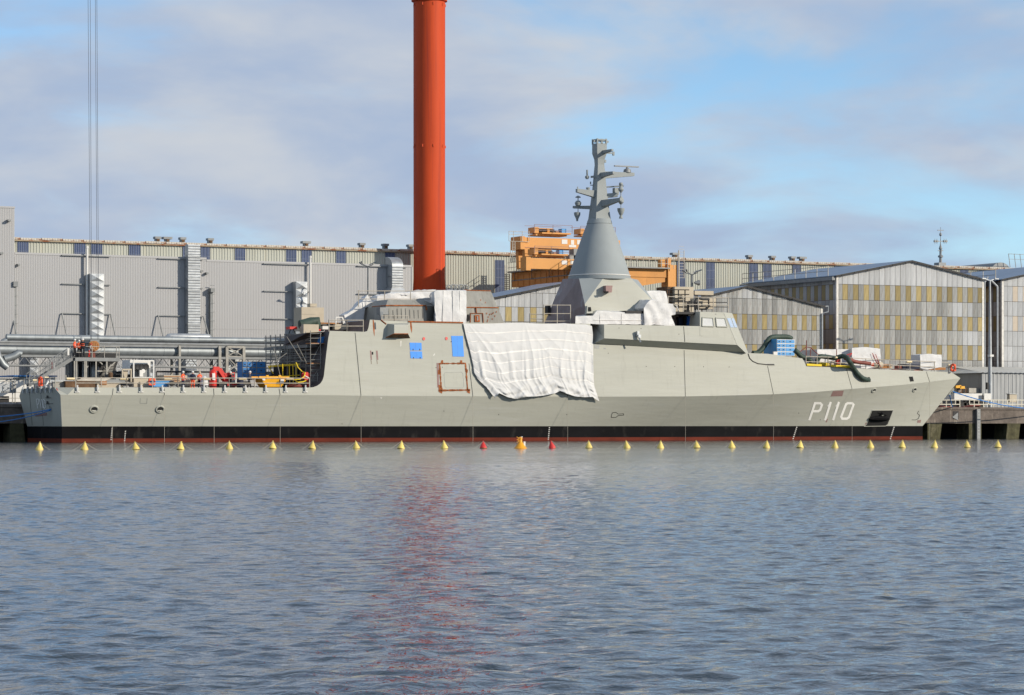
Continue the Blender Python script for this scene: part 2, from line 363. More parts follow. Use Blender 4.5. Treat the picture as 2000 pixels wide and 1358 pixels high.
# the long old assembly hall behind everything
YO = 306.5
oh = thing('assembly_hall', 'long old ribbed assembly hall with rusty eaves and blue window strips', 'building', (150, YO, QZ))
XO0, XO1, ZO = P(-260, 500, YO).x, P(2300, 500, YO).x, 22.22
corr(XO0, XO1, QZ, ZO, YO, .34, .06).build('wall', m_clad2, oh)
MB().box((XO0, YO+.1, QZ), (XO1, YO+60, ZO+.2)).build('inner_block', m_clad2, oh)
MB().box((XO0, YO-.35, ZO-.07), (XO1, YO-.07, ZO+.07)).build('gutter', m_gutter, oh)
rb = MB()
nseg = 74; cw = (XO1-XO0)/nseg
for k in range(nseg):
    x = XO0+k*cw
    pc = MB().box((0, -.28, 0), (cw-.05, .5, .25))
    for j in range(8): pc.box((j*cw/8+.03, -.31, .02), (j*cw/8+.10, -.281, .23))
    if k == 0: o = base_c = pc.build('coping', m_coping, oh)
    else:
        o = base_c.copy(); C.objects.link(o)
    o.location = (x, YO+random.uniform(-.03, .03), ZO+.075+random.uniform(-.03, .04))
MB().box((XO0, YO+.5, ZO+.18), (XO1, YO+60, ZO+.3)).build('roof', m_roofb, oh)
def hall_window(pl, pr, ytop, ybot):
    x0, x1 = P(pl, 500, YO).x, P(pr, 500, YO).x; zt, zb = min(ZO-.12, P(pl, ytop, YO).z), P(pl, ybot, YO).z
    wd = MB().box((x0, YO-.09, zb), (x1, YO-.063, zt)).build('window', m_glass, oh)
    bars = MB()
    for i in range(7): x = lerp(x0, x1, i/6); bars.box((x-.025, YO-.14, zb), (x+.025, YO-.092, zt))
    z = zt
    while z > zb: bars.box((x0, YO-.13, z-.035), (x1, YO-.0925, z+.0)); z -= 1.05
    bars.build('glazing_bars', m_mull, wd)
for pl, pr in [(-60,-39),(-130,-110),(34,55),(145,166),(178,199),(252,273),(357,376),(392,409),(459,478),(559,578),(589,607.5),(656.5,674.5),(752,770)]:
    hall_window(pl, pr, 466, 530)
for pl, pr in [(967,984),(1293,1309),(1322,1337),(1379,1395),(1463,1479),(1490,1505.5),(1548,1563),(1630.5,1645),(1722,1737),(1875,1890),(1960,1975),(2040,2055)]:
    hall_window(pl, pr, 508, 640)
def roof_vent(px, wide):
    Y = YO+1.0; x = P(px, 470, Y).x; z = ZO+.30
    t = thing('roof_vent', '', 'roof vent', (x, Y, z), 'vents along the old hall roof')
    MB().cbox((x, Y, z+.2), .5, .6, .5).build('neck', m_steel, t)
    MB().cbox((x, Y, z+.55), .72 if not wide else 1.05, .8, .26).build('hood', m_steel, t)
    MB().cbox((x, Y-.36, z+.28), .3, .1, .25).build('louvre', m_rustd, t)
    return t
vl = [(307,0,'small hooded roof vent, leftmost on the old hall roof'),(326,1,'wide flat-topped roof vent second from the left on the old hall'),
 (356,0,'small roof vent just left of the tall ribbed wall duct'),(410,0,'small roof vent just right of the tall ribbed wall duct'),
 (597,1,'wide roof vent with rusty front above the slim white flue'),(706,0,'small roof vent above the forked lamp mast left of the red column'),
 (752,0,'small roof vent above the bent metal duct'),(801,0,'small roof vent touching the left edge of the red column'),
 (1318,1,'wide roof vent above the right end of the orange crane girder'),(1463,0,'small roof vent above the left window pair right of the mast'),
 (1508,0,'small roof vent between two window strips right of the mast'),(1547,0,'small roof vent just left of a wider vent on the hall roof'),
 (1566,1,'wide roof vent, rightmost before the tall gabled shed roof')]
for px, wd, lb in vl: roof_vent(px, wd)['label'] = lb

# barrel-roofed plant room behind on the right
Yb = YO+30; c = P(1955, 521, Yb); rr = 22*mpp(1955, Yb)
pb = thing('barrel_roof_block', 'grey barrel-roofed block peeping over the hall roof at far right', 'building', (c.x, Yb, 20))
bm = MB(); pf = [V(c.x+rr*math.cos(math.pi*i/14), Yb, c.z+.72*rr*math.sin(math.pi*i/14)-.35*rr) for i in range(15)]
bm.prism(pf+[V(c.x-rr, Yb, 18), V(c.x+rr, Yb, 18)][:2], (0, 30, 0)).build('shell', m_steel, pb)
rl = MB()
for k in range(9):
    x = c.x+rr*(.1+k*.62); z = c.z-.2; rl.bar((x, Yb-2, z), (x-.3, Yb-2, z+2.0), .07)
rl.bar((c.x, Yb-2, c.z+1.75), (c.x+16, Yb-2, c.z+1.65), .07); rl.bar((c.x, Yb-2, c.z+1), (c.x+16, Yb-2, c.z+.9), .05)
rl.build('railing', m_steel, pb)

# pale annex in front of the old hall (left)
YA = 300.0; XA0, XA1, ZA = P(28.5, 500, YA).x, P(804, 500, YA).x, 20.15
an = thing('clad_annex', 'long pale grey vertically ribbed hall extension behind the stern', 'building', (100, YA, QZ))
xm = P(403, 500, YA).x
corr(XA0, xm, QZ, ZA+.12, YA, .195, .024).build('wall', m_clad, an)
corr(xm, XA1, QZ, ZA-.1, YA, .195, .024).build('wall', m_clad, an)
MB().box((XA0+.05, YA+.05, QZ), (XA1, YO-.1, ZA-.14)).build('inner_block', m_clad, an)
MB().box((XA0, YA-.06, ZA+.12), (xm, YA+.2, ZA+.34)).build('parapet_cap', m_clad, an)
MB().box((xm, YA-.06, ZA-.1), (XA1, YA+.2, ZA+.12)).build('parapet_cap', m_clad, an)
MB().box((XA1-.02, YA-.055, QZ), (XA1+.14, YA+.1, ZA-.1)).build('corner_trim', m_clad, an)
MB().box((XA0, YA-.045, 12.45), (XA1, YA-.036, 12.49)).build('sheet_lap', m_clad, an)
def wall_rail(x0, x1, y, Y=YA-.22, r=.05):
    a, b_ = P(x0, y, Y), P(x1, y+.01*(x1-x0), Y)
    m = MB().bar(a, (b_.x, Y, a.z-.02), 2*r); m.bar(a, (a.x, YA, a.z), r); m.bar((b_.x, Y, a.z), (b_.x, YA, a.z), r)
    return m.build('wall_rail', m_steel, an)
for g, ys in [((121, 216), (498.6, 554.5, 612)), ((309, 397), (504.8, 561, 616.5)), ((515, 604), (515, 568.5, 622.5)), ((698, 795), (519.5, 574))]:
    for y in ys: wall_rail(g[0], g[1], y)
def strut(x0, y0, x1, y1):
    MB().bar(P(x0, y0, YA-.25), P(x1, y1, YA-1.6), .11).build('strut', m_steel, an)
for q in [(121, 612, 133, 668), (216, 614, 229, 672), (309, 616, 321, 668), (397, 618, 411, 668), (24, 615, 34, 662)]: strut(*q)
for px, y in [(393, 530), (404, 534), (36, 517.5)]:
    MB().cbox(P(px, y, YA-.3), .28, .5, .2).build('floodlight', m_steel, an)
# tall block at the far left
tb = thing('stair_tower_block', 'taller pale ribbed tower block cut off by the left edge', 'building', (60, YA-.6, QZ))
x0 = P(-160, 500, YA-.6).x; zt = P(0, 406, YA-.6).z; x1 = P(28.3, 500, YA-.6).x
corr(x0, x1, QZ, zt, YA-.6, .19, .024).build('wall', m_clad, tb); MB().box((x0, YA-.55, QZ), (x1-.01, YA+14, zt-.1)).build('inner_block', m_clad, tb)
MB().box((x0, YA-.67, zt), (x1+.05, YA-.3, zt+.18)).build('parapet_cap', m_clad, tb)
for px, y in [(17.5, 431), (2, 495)]: MB().cbox(P(px, y, YA-.95), .36, .6, .2).build('floodlight', m_steel, tb)

# ducts on the annex wall
def x_duct(pl, pr, yt, yb, n, label, Y=YA-1.15):
    x0, x1 = P(pl, yt, Y).x, P(pr, yt, Y).x; zt, zb = P(pl, yt, Y).z, P(pl, yb, Y).z; h = (zt-zb)/n
    t = thing('metal_duct', label, 'duct', (x0, Y, zb), 'galvanised wall ducts')
    MB().box((x0, Y+.02, zb), (x1, YA-.04, zt)).build('casing', m_galv, t)
    xc = (x0+x1)/2; base = None
    for k in range(n):
        if base is None:
            a = [V(0, 0, .03), V(x1-x0, 0, .03), V(x1-x0, 0, h-.03), V(0, 0, h-.03), V((x1-x0)/2, -.16, h/2)]
            m = MB().add(a, [(0, 1, 4), (1, 2, 4), (2, 3, 4), (3, 0, 4)]).box((0, -.02, -.03), (x1-x0, .02, .03))
            o = base = m.build('creased_panel', m_galv, t)
        else: o = base.copy(); C.objects.link(o)
        o.location = (x0, Y, zb+k*h)
    return t
x_duct(176, 203, 534.5, 660, 8, 'silver duct of cross-creased panels on the wall above the gangway')
x_duct(578, 600.5, 550, 655, 7, 'silver cross-creased duct partly hidden by the beige cabinet')
x_duct(58.5, 75, 690, 733, 3, 'short silver cross-creased duct below the pipes near the stern corner')
x_duct(289, 303, 694, 745, 3, 'short silver cross-creased duct behind the white machine on deck')
def rib_duct(pl, pr, yt, yb, n, label, Y=YA-1.1):
    x0, x1 = P(pl, yt, Y).x, P(pr, yt, Y).x; zt, zb = P(pl, yt, Y).z, P(pl, yb, Y).z; h = (zt-zb)/n
    t = thing('ribbed_duct', label, 'duct', (x0, Y, zb), 'ribbed wall ducts'); base = None
    for k in range(n):
        if base is None:
            m = MB().box((0, 0, .02), (x1-x0, YA-.04-Y, h-.02))
            for j in range(4): m.prism([V(0, -.001, h*(j+.25)/4.2), V(0, -.05, h*(j+.5)/4.2), V(0, -.001, h*(j+.8)/4.2)], (x1-x0, 0, 0))
            m.box((-.04, -.06, -.02), (x1-x0+.04, .3, .035)); o = base = m.build('duct_section', m_galv, t)
        else: o = base.copy(); C.objects.link(o)
        o.location = (x0, Y, zb+k*h)
    return t
rib_duct(367.5, 391, 477, 655, 8, 'tall blue-grey ribbed duct rising past the annex roof')
rib_duct(363, 384, 697, 740, 2, 'lower stretch of ribbed duct below the pipes behind the workers')
t = rib_duct(766, 787, 519, 561, 2, 'bent ribbed duct curling over the annex roof left of red column', YA-1.6)
Y = YA-1.6; m = MB(); x0, x1 = P(766, 519, Y).x, P(787.5, 519, Y).x; z0 = P(766, 519, Y).z; pf = []
for i in range(8):
    a = math.pi/2*i/7; pf.append(V(x0, YA+.4-2.0*math.cos(a), z0+1.1*math.sin(a)))
pf += [V(x0, YA+.4, z0)]
m.prism(pf, (x1-x0, 0, 0)).build('elbow', m_galv, t, smooth=True)
a, b_ = P(762, 575, Y), P(792, 575, Y)
MB().add([V(x0, Y, P(766, 561, Y).z), V(x1, Y, P(766, 561, Y).z), V(b_.x, Y-.4, b_.z), V(a.x-.2, Y-.4, b_.z), V(x0, YA-.1, P(766, 561, Y).z), V(x1, YA-.1, P(766, 561, Y).z), V(b_.x, YA-.1, b_.z), V(a.x-.2, YA-.1, b_.z)],
   [(0, 1, 2, 3), (4, 7, 6, 5), (0, 3, 7, 4), (1, 5, 6, 2)]).build('hopper', m_galv, t)
for px, yt, yb, r, lb in [(170, 481, 660, .14, 'slim pale flue pipe beside the silver duct above the gangway'), (606, 500, 600, .13, 'slim white flue rising beside the silver duct over the stern deck')]:
    Y = YA-.5; a, b_ = P(px, yt, Y), P(px, yb, Y)
    o = MB().tube([V(a.x, Y, b_.z), V(a.x, Y, a.z)], r, 10).tube([V(a.x, Y, a.z-.25), V(a.x, Y, a.z)], r*1.3, 10).build('flue_pipe', m_paint, None, True); tag(o, lb, 'flue')
for pl, pr, yt, yb, bot, lb in [(26.5, 35, 550, 560, 668, 'grey junction box with cable tray at the annex left end'), (412, 420, 563, 571, 662, 'grey junction box with cable tray right of the tall ribbed duct')]:
    Y = YA-.9; a, b_ = P(pl, yt, Y), P(pr, yb, Y)
    t = thing('junction_box', lb, 'junction box', (a.x, Y, b_.z), 'junction boxes on the annex wall')
    MB().box((a.x, Y, b_.z), (b_.x, YA-.04, a.z)).build('box', m_steel, t)
    mm = MB(); xc = (a.x+b_.x)/2; zb = P(pl, bot, Y).z
    mm.box((xc-.16, YA-.5, zb), (xc+.16, YA-.04, b_.z-.004))
    for k in range(6): mm.box((xc-.2, YA-.55, zb+1+k), (xc+.3, YA-.5, zb+1.08+k))
    mm.build('cable_tray', m_steel, t)

# ---------------------------------------------------------------- pipe rack
YP = 285.0
def pipeline(y, rpx, pl, pr, seg, label, YY, mt):
    r = rpx*mpp(300, YY); z = P(300, y, YY).z; x0, x1 = P(pl, y, YY).x, P(pr, y, YY).x; n = max(1, round((x1-x0)/seg)); s = (x1-x0)/n
    t = thing('insulated_pipe', label, 'pipe', (x0, YY, z), 'pipes on the rack'); base = None
    for k in range(n):
        if base is None: o = base = MB().lathe((0, 0, 0), [(r, 0), (r, s*.02), (r*1.035, s*.021), (r*1.035, s*.05), (r, s*.051), (r, s)], 20, 'x').build('pipe_section', mt, t, True)
        else: o = base.copy(); C.objects.link(o)
        o.location = (x0+k*s, YY, z)
    return t, z, r, x0, x1
pipeline(686.5, 11.5, -120, 590, 2.7, 'thick silver insulated pipe on the lower level of the rack', YP, m_pipe)
pipeline(663, 6.2, 12, 590, 3.0, 'thinner silver pipe on the upper level of the rack', YP+1, m_pipe)
pipeline(672, 2.6, -120, 590, 6, 'thin pipe between the two large pipes', YP-.2, m_steel)
rk = thing('pipe_rack', 'grey steel pipe bridge with lattice legs behind the stern deck', 'pipe rack', (P(445, 700, YP).x, YP, QZ))
x0, x1 = P(-120, 700, YP).x, P(590, 700, YP).x; zz = P(300, 698.5, YP).z
m = MB()
for YY in (YP-.9, YP+1.6):
    m.bar((x0, YY, zz), (x1, YY, zz), .25); m.bar((x0, YY, zz-1.0), (x1, YY, zz-1.0), .14)
    k = x0
    while k < x1-1: m.bar((k, YY, zz-1), (k+.8, YY, zz), .06); m.bar((k+.8, YY, zz), (k+1.6, YY, zz-1), .06); k += 1.6
m.build('truss', m_steel, rk)
m = MB(); zz2 = P(300, 676.5, YP).z
m.bar((x0, YP-.7, zz2), (x1, YP-.7, zz2), .22); m.bar((x0, YP+1.6, zz2), (x1, YP+1.6, zz2), .22); m.build('upper_beam', m_steel, rk)
for px in (-40, 345, 423, 437, 470):
    lg = MB(); x = P(px, 700, YP).x
    for YY in (YP-.9, YP+1.6): lg.bar((x, YY, QZ), (x, YY, zz2), .30 if px in (423, 437, 470) else .24)
    lg.bar((x, YP-.9, zz2), (x, YP+1.6, zz2), .2); lg.build('leg', m_galvd, rk)
m = MB(); xa, xb = P(437, 700, YP).x, P(470, 700, YP).x
for za, zb in ((P(450, 678, YP).z, P(450, 697, YP).z), (P(450, 697, YP).z, P(450, 730, YP).z)):
    m.bar((xa, YP-.95, za), (xb, YP-.95, zb), .09); m.bar((xa, YP-.95, zb), (xb, YP-.95, za), .09); m.bar((xa, YP-.95, zb), (xb, YP-.95, zb), .12)
m.bar((xa, YP-.95, zz2), (xb, YP-.95, zz2), .22); m.build('cross_brace', m_galvd, rk)
o = MB().cbox(P(453, 715, YP+.6), 1.8, .9, 4.4).build('riser_panel', m_galv, rk)
# silver fat pipe bend at left and vertical tank on the upper pipe
t = thing('elbow_pipe', 'silver elbow pipes branching down from the rack at far left', 'pipe', P(20, 690, YP-1))
MB().tube([P(41, 692, YP-1), P(36, 690, YP-1), P(28, 696, YP-1), P(8, 702, YP-1)], 7.5*mpp(20, YP), 14).build('branch', m_pipe, t, True)
MB().tube([P(-8, 680, YP-1.2), P(-3, 698, YP-1.2), P(6, 712, YP-1.2), P(14, 718, YP-1.2)], 7*mpp(20, YP), 14).build('branch', m_pipe, t, True)
MB().tube([P(13, 664, YP+1), P(6, 667, YP+1), P(-2, 678, YP+1), P(-12, 690, YP+1)], 5*mpp(20, YP), 12).build('bend', m_pipe, t, True)
a, b_ = P(322, 658, YP+2.2), P(415, 658, YP+2.2); r = 7*mpp(350, YP)
o = MB().lathe((a.x, YP+2.2, a.z), [(0, 0), (r*.8, .3), (r, .6), (r, b_.x-a.x-.6), (r*.8, b_.x-a.x-.3), (0, b_.x-a.x)], 18, 'x').build('silencer_drum', m_galv, None, True)
tag(o, 'silver lying drum resting above the pipes behind the deck workers', 'drum')

# ---------------------------------------------------------------- gabled sheds
def panel_mesh(wd, h, Y0=0.0, nr=5):
    m = MB(); vs = []; n = nr*2
    for i in range(n+1):
        x = wd*i/n; d = .035 if i % 2 else 0
        vs += [(x, -d, 0), (x, -d, h)]
    return m.add(vs, [(2*i, 2*i+2, 2*i+3, 2*i+1) for i in range(n)])
def shed(label, pl, pr, pridge, yel, yridge, yer, Y, depth, rows_y, npan, yellow, pale, special=None, ecut=0):
    """Gable end facing the water clad in individual sheets; ridge runs away from the quay."""
    xl, xr, xc = P(pl, 600, Y).x, P(pr, 600, Y).x, P(pridge, 600, Y).x
    zl_, zr, zc = P(pl, yel, Y).z, P(pr, yer, Y).z, P(pridge, yridge, Y).z
    def top(x): return lerp(zl_, zc, (x-xl)/(xc-xl)) if x < xc else lerp(zc, zr, (x-xc)/(xr-xc))
    t = thing('gabled_shed', label, 'shed', (xc, Y, QZ), 'gabled sheds on the quay')
    core = [V(xl+.06, Y+.08, QZ), V(xr-.06, Y+.08, QZ), V(xr-.06, Y+.08, zr-.1), V(xc, Y+.08, zc-.1), V(xl+.06, Y+.08, zl_-.1)]
    MB().prism(core, (0, depth, 0)).build('core_wall', m_core, t)
    for (xa, za), (xb, zb) in (((xl-.35, zl_-.08), (xc, zc+.02)), ((xc, zc+.02), (xr+.35, zr-.08))):
        n = 12; m = MB(); q = [V(xa, Y-.28, za), V(xb, Y-.28, zb), V(xb, Y-.28, zb+.1), V(xa, Y-.28, za+.1)]
        m.prism(q, (0, depth+.5, 0)).build('roof', m_roofb, t)
        m = MB().bar((xa, Y-.31, za-.02), (xb, Y-.31, zb-.02), .05, .22)
        for i in range(6): f = (i+.5)/6; m.cbox((lerp(xa, xb, f), Y-.33, lerp(za, zb, f)-.06), .3, .12, .16)
        m.build('barge_board', m_blk, t)
    wd = (xr-xl)/npan; zs = [P(pridge, y, Y).z for y in rows_y]+[QZ]
    zs = [z+0 for z in zs]; cache = {}
    bands = [(99, zs[0])]+list(zip(zs, zs[1:]))
    for r_, (zt, zb) in enumerate(bands):
        for k in range(npan):
            xa = xl+k*wd; xb = xa+wd
            ta, tb_ = min(zt, top(xa)), min(zt, top(xb)); 
            if xa < xc < xb: ta = tb_ = min(zt, max(ta, tb_))
            if max(ta, tb_)-zb < .15: continue
            kind = 'p1'
            if (r_ in yellow) and k % 2 == yellow[r_]: kind = 'p3'
            elif pale(r_, k): kind = 'p2'
            if special: kind = special(r_, k) or kind
            mt = {'p1': m_p1, 'p2': m_p2, 'p3': m_p3, 'pw': m_pw}[kind]
            full = abs(ta-zt) < .01 and abs(tb_-zt) < .01
            if full:
                key = (kind, r_)
                if key not in cache: o = cache[key] = panel_mesh(wd-.03, zt-zb-.04).build('panel', mt, t, fix=False)
                else: o = cache[key].copy(); C.objects.link(o)
                o.location = (xa, Y-random.choice((.0, .012, .024)), zb)
            else:
                m = MB(); n = 8; vs = []
                for i in range(n+1):
                    x = (wd-.03)*i/n; d = .035 if i % 2 else 0
                    vs += [(x, -d, 0), (x, -d, max(.05, min(zt, top(xa+x))-zb-.05))]
                o = m.add(vs, [(2*i, 2*i+2, 2*i+3, 2*i+1) for i in range(n)]).build('panel', mt, t, fix=False)
                o.location = (xa, Y-random.choice((.0, .012, .024)), zb)
    # corner trims
    for xx, zz_ in ((xl, zl_), (xr, zr)):
        MB().box((xx-.14, Y-.07, QZ), (xx+.14, Y+.2, zz_-.15)).build('corner_trim', m_trim, t)
    return t, xl, xr, zl_, zr, zs
def side_panels(t, x, Y, depth, zt, zs, step, yl):
    """sheets of the side wall that faces along the quay (towards the stern)"""
    n = int(depth/step); base = {}
    bands = [(zt-.3, zs[0])]+list(zip(zs, zs[1:]))
    for r_, (a, b_) in enumerate(bands):
        if a-b_ < .3 or a > zt: continue
        for k in range(n):
            kind = m_p3 if (r_ in yl and k % 2) else m_p1
            key = (r_, kind.name)
            if key not in base:
                m = MB(); vs = []
                for i in range(9): vs += [(-(.035 if i % 2 else 0), (step-.04)*i/8, .0), (-(.035 if i % 2 else 0), (step-.04)*i/8, a-b_-.04)]
                o = base[key] = m.add(vs, [(2*i, 2*i+1, 2*i+3, 2*i+2) for i in range(8)]).build('panel', kind, t, fix=False)
            else: o = base[key].copy(); C.objects.link(o)
            o.location = (x+.04-random.choice((0, .012)), Y+.15+k*step, b_)
Y1 = 281.0
rows = (558.5, 588.5, 617, 644.5, 673, 702.5, 730, 764)
def pale1(r, k): return (r == 0) or (r == 2 and k in (22, 23, 25)) or (r == 3 and k in (23, 25, 27)) or (r == 4 and k in (24, 25, 26))
s1, xl1, xr1, zl1, zr1, zs1 = shed('tall wide gabled shed clad in grey and yellow sheets behind the bow', 1635, 1919.5, 1779, 538.5, 510.5, 546, Y1, 21, rows, 28,
    {1: 1, 3: 1, 5: 1, 7: 1}, pale1)
side_panels(s1, xl1, Y1, 20.5, zl1, zs1, .82, (1, 3, 5))
Y2 = 278.5
s2, xl2, xr2, zl2, zr2, zs2 = shed('lower gabled shed of rust-streaked grey sheets behind the bridge', 1340, 1604.5, 1457, 588, 560, 598, Y2, 17, (583, 613.5, 643, 672.5, 702, 731), 27,
    {2: 1, 4: 1}, lambda r, k: r == 0 and random.random() < .35)
Y3 = 275.0
s3, xl3, xr3, zl3, zr3, zs3 = shed('low gabled shed of pale sheets between funnel and mast', 950, 1215, 1122, 585, 550.5, 580, Y3, 9, (574, 602, 630, 660, 690), 22,
    {2: 1, 4: 0}, lambda r, k: r < 2 or (r == 2 and k % 2 == 0))
Y4 = 281.6
def sp4(r, k): return 'pw' if (r in (1, 3) and k in (2, 4)) else None
s4, xl4, xr4, zl4, zr4, zs4 = shed('pale gabled shed with cream panels cut off by the right edge', 1958, 2230, 2100, 546, 516, 552, Y4, 20, (562.5, 592, 620, 649, 678, 707), 28,
    {}, lambda r, k: True, sp4)
side_panels(s4, xl4, Y4, 19, zl4, zs4, .9, (1, 3))
for pl, yt, Y in ((1923, 552, Y1+.4), (1948, 560, Y4-.3)):
    a = P(pl, yt, Y); o = MB().tube([a, V(a.x, Y, QZ)], .12, 8).tube([a, a+V(-.9 if pl > 1940 else .5, 0, .7)], .12, 8).build('downpipe', m_galv, s1 if pl < 1940 else s4, True)
a = P(1606, 604, Y2-.2); MB().tube([a+V(.3, 0, .3), a+V(.8, 0, .35), a+V(.8, 0, -.3), a+V(0, 0, -.5), V(a.x, a.y, QZ)], .1, 8).build('downpipe', m_galv, s2, True)
def edge_rail(pts, h, post, label, mt):
    t = thing('roof_railing', label, 'railing', pts[0], 'roof edge railings'); m = MB()
    for a, b_ in zip(pts, pts[1:]):
        n = max(1, int((b_-a).length/post))
        for i in range(n+1): q = a.lerp(b_, i/n); m.bar(q, q+V(0, 0, h), .07)
        for f in (1, .5): m.bar(a+V(0, 0, h*f), b_+V(0, 0, h*f), .06)
    m.build('frame', mt, t); return t
edge_rail([V(xl1-.3, Y1+1.5, zl1), V(xl1-.3, Y1+21, zl1)], 1.2, 2.4, 'thin railing along the left eave of the tall gabled shed', m_galvd)
MB().box((xl1-.75, Y1-.1, zl1-.55), (xl1-.36, Y1+21, zl1-.15)).build('gutter', m_steel, s1)
edge_rail([V(xl4-.3, Y4+1, zl4), V(xl4-.3, Y4+19, zl4)], 1.2, 2.4, 'thin railing along the left eave of the far right shed', m_galvd)
MB().box((xl4-.75, Y4+.6, zl4-.75), (xl4-.36, Y4+19, zl4-.15)).build('gutter', m_blk, s4)
# low shed at the right edge
Y5 = 271.5; x0, x1 = P(1917, 740, Y5).x, P(2180, 740, Y5).x; ze, zr_ = P(1917, 728.5, Y5).z, P(1990, 718, Y5+9).z
t = thing('low_shed', 'low dark grey shed with pale flat-pitched roof behind the quay railing', 'shed', (x0, Y5, QZ))
corr(x0, x1, QZ, ze-.02, Y5, .55, .04).build('wall', m_lowsh, t); MB().box((x0+.02, Y5+.05, QZ), (x1, Y5+18, ze-.05)).build('inner_block', m_lowsh, t)
corr(x0-.4, x1, ze, ze+.05, Y5-.3, .4, .05)
m = MB(); n = 60; vs = []
for i in range(n+1):
    x = lerp(x0-.4, x1, i/n); d = .06 if i % 2 else 0; vs += [(x, Y5-.35, ze+d), (x+(2.2 if i == 0 else 1.6), Y5+9, zr_+d)]
m.add(vs, [(2*i, 2*i+2, 2*i+3, 2*i+1) for i in range(n)]).build('roof', m_roofw, t, fix=False)
m = MB().add([V(x0-.4, Y5-.35, ze), V(x0+1.8, Y5+9, zr_), V(x0-.1, Y5+18, ze)], [(0, 1, 2)]); m.build('verge', m_roofw, t)

# ---------------------------------------------------------------- red crane column
YC0 = 302.6; a = P(838.5, 500, YC0); rc = 30.8*mpp(838, YC0)
cc = thing('crane_column', 'huge red-orange cylindrical crane column rising out of frame', 'crane', (a.x, YC0, QZ))
zf = P(838, 560, YC0).z
MB().lathe((a.x, YC0, 0), [(rc*1.16, QZ), (rc*1.08, zf-2), (rc*1.0, zf+1.0), (rc*1.003, zf+6), (rc*1.012, 51.6)], 64).build('column', m_redc, cc, True)
MB().lathe((a.x, YC0, 0), [(rc*1.02, 51.61), (rc*1.14, 51.7), (rc*1.14, 52.1), (rc*.98, 52.2), (rc*.98, 95)], 48).build('top_flange', m_redc, cc, True)
for zz in (P(838, 11, YC0).z, P(838, 287, YC0).z):
    for k in range(9):
        an_ = 2*math.pi*k/9+.35
        MB().cbox((a.x+rc*1.02*math.cos(an_), YC0+rc*1.02*math.sin(an_), zz), .10, .10, .32).build('lug', m_redc, cc)
YW = 284.0; xw = P(181, 500, YW).x
m = MB(); p0, p1 = V(a.x, YC0, 97), V(xw-4, YW-1.5, 101)
dv = (p1-p0).normalized(); nn = V(-dv.y, dv.x, 0)*1.1
for o_ in (nn, -nn, V(0, 0, 2.2)): m.bar(p0+o_, p1+o_*.5, .3)
for i in range(22):
    q, q2 = p0.lerp(p1, i/22), p0.lerp(p1, (i+1)/22); m.bar(q+nn, q2-nn, .12); m.bar(q+nn, q2+V(0, 0, 2), .12); m.bar(q-nn, q2+V(0, 0, 2), .12)
m.build('jib', m_redc, cc); MB().cbox((a.x, YC0, 96.6), 5, 5, 3).build('slewing_cab', m_redc, cc)
t = thing('hoist_cable', 'four thin steel hoist cables hanging from above at left', 'cable', (xw, YW, 12))
for p_, q_ in ((172, 175.5), (176.2, 178.2), (186.2, 189.0), (189.2, 191.8)):
    A, B_ = P(p_, 0, YW), P(q_, 464, YW); D = (A-B_); MB().tube([B_+D*2.75, B_-D*.43], .022, 5).build('strand', m_cable, t)
hb = MB().cbox(P(184, 672, YW), 1.0, .5, .9).build('hook_block', m_steel, t)

# ---------------------------------------------------------------- orange overhead cranes and their girders
XG = 304*math.tan(PHI+math.atan((996-1000)/F0)); YG0, YG1 = 303.5, 281.5
zt_, zb_ = P(996, 534, 304).z, P(1000, 562, 304).z
gd = thing('crane_runway', 'orange L-shaped crane runway girder on posts behind the mast', 'crane runway', (XG, 290, QZ))
MB().box((XG, YG0, zb_), (XG+1.4, YG1, zt_)).build('girder', m_yeld, gd)
MB().box((XG-.04, YG0, lerp(zb_, zt_, .42)), (XG-.002, YG1, lerp(zb_, zt_, .5))).build('stiffener', m_steel, gd)
m = MB()
for k in range(15): y = YG1+.8+k*1.5; m.box((XG-.05, y, zb_+.05), (XG-.003, y+.06, zt_-.3))
m.build('web_ribs', m_yeld, gd)
MB().box((XG-.6, YG0, zt_+.004), (XG+2.0, YG1, zt_+.16)).build('walkway', m_steel, gd)
m = MB()
for k in range(16): y = YG1+k*1.4; m.bar((XG-.55, y, zt_), (XG-.55, y, zt_+1.2), .06)
for f in (.6, 1.2): m.bar((XG-.55, YG0, zt_+f), (XG-.55, YG1, zt_+f), .05)
for k in range(5): y = YG1+2+k*4.5; m.bar((XG-.6, y, zt_), (XG-.02, y+1.2, zt_-.9), .08)
m.build('railing', m_galvd, gd)
Yg = 283.0; xb0 = XG+1.41; xb1 = P(1318, 540, Yg).x
zt2, zb2 = P(1250, 524.5, Yg).z, P(1250, 541, Yg).z
MB().box((xb0, Yg, zb2), (xb1, Yg+1.2, zt2)).build('girder', m_yeld, gd)
q = [V(xb0, Yg+.1, zb2-.004), V(xb1-1.2, Yg+.1, zb2-.004), V(xb1-1.2, Yg+.1, zb2-.5), V(lerp(xb0, xb1, .55), Yg+.1, zb2-1.0), V(xb0, Yg+.1, zb2-1.1)]
MB().prism(q, (0, 1.0, 0)).build('girder_haunch', m_yeld, gd)
MB().box((xb0, Yg-.7, zt2+.004), (xb1-1, Yg+1.2, zt2+.14)).build('walkway', m_steel, gd)
m = MB()
for k in range(12): x = lerp(xb0, xb1-.5, k/11); m.bar((x, Yg-.65, zt2), (x, Yg-.65, zt2+1.15), .06)
for f in (.6, 1.15): m.bar((xb0, Yg-.65, zt2+f), (xb1-.5, Yg-.65, zt2+f), .05)
m.build('railing', m_galvd, gd)
MB().box((xb1-1.0, Yg-.2, zb2-1.7), (xb1+.2, Yg+1.4, zt2+.5)).build('end_carriage', m_yel, gd)
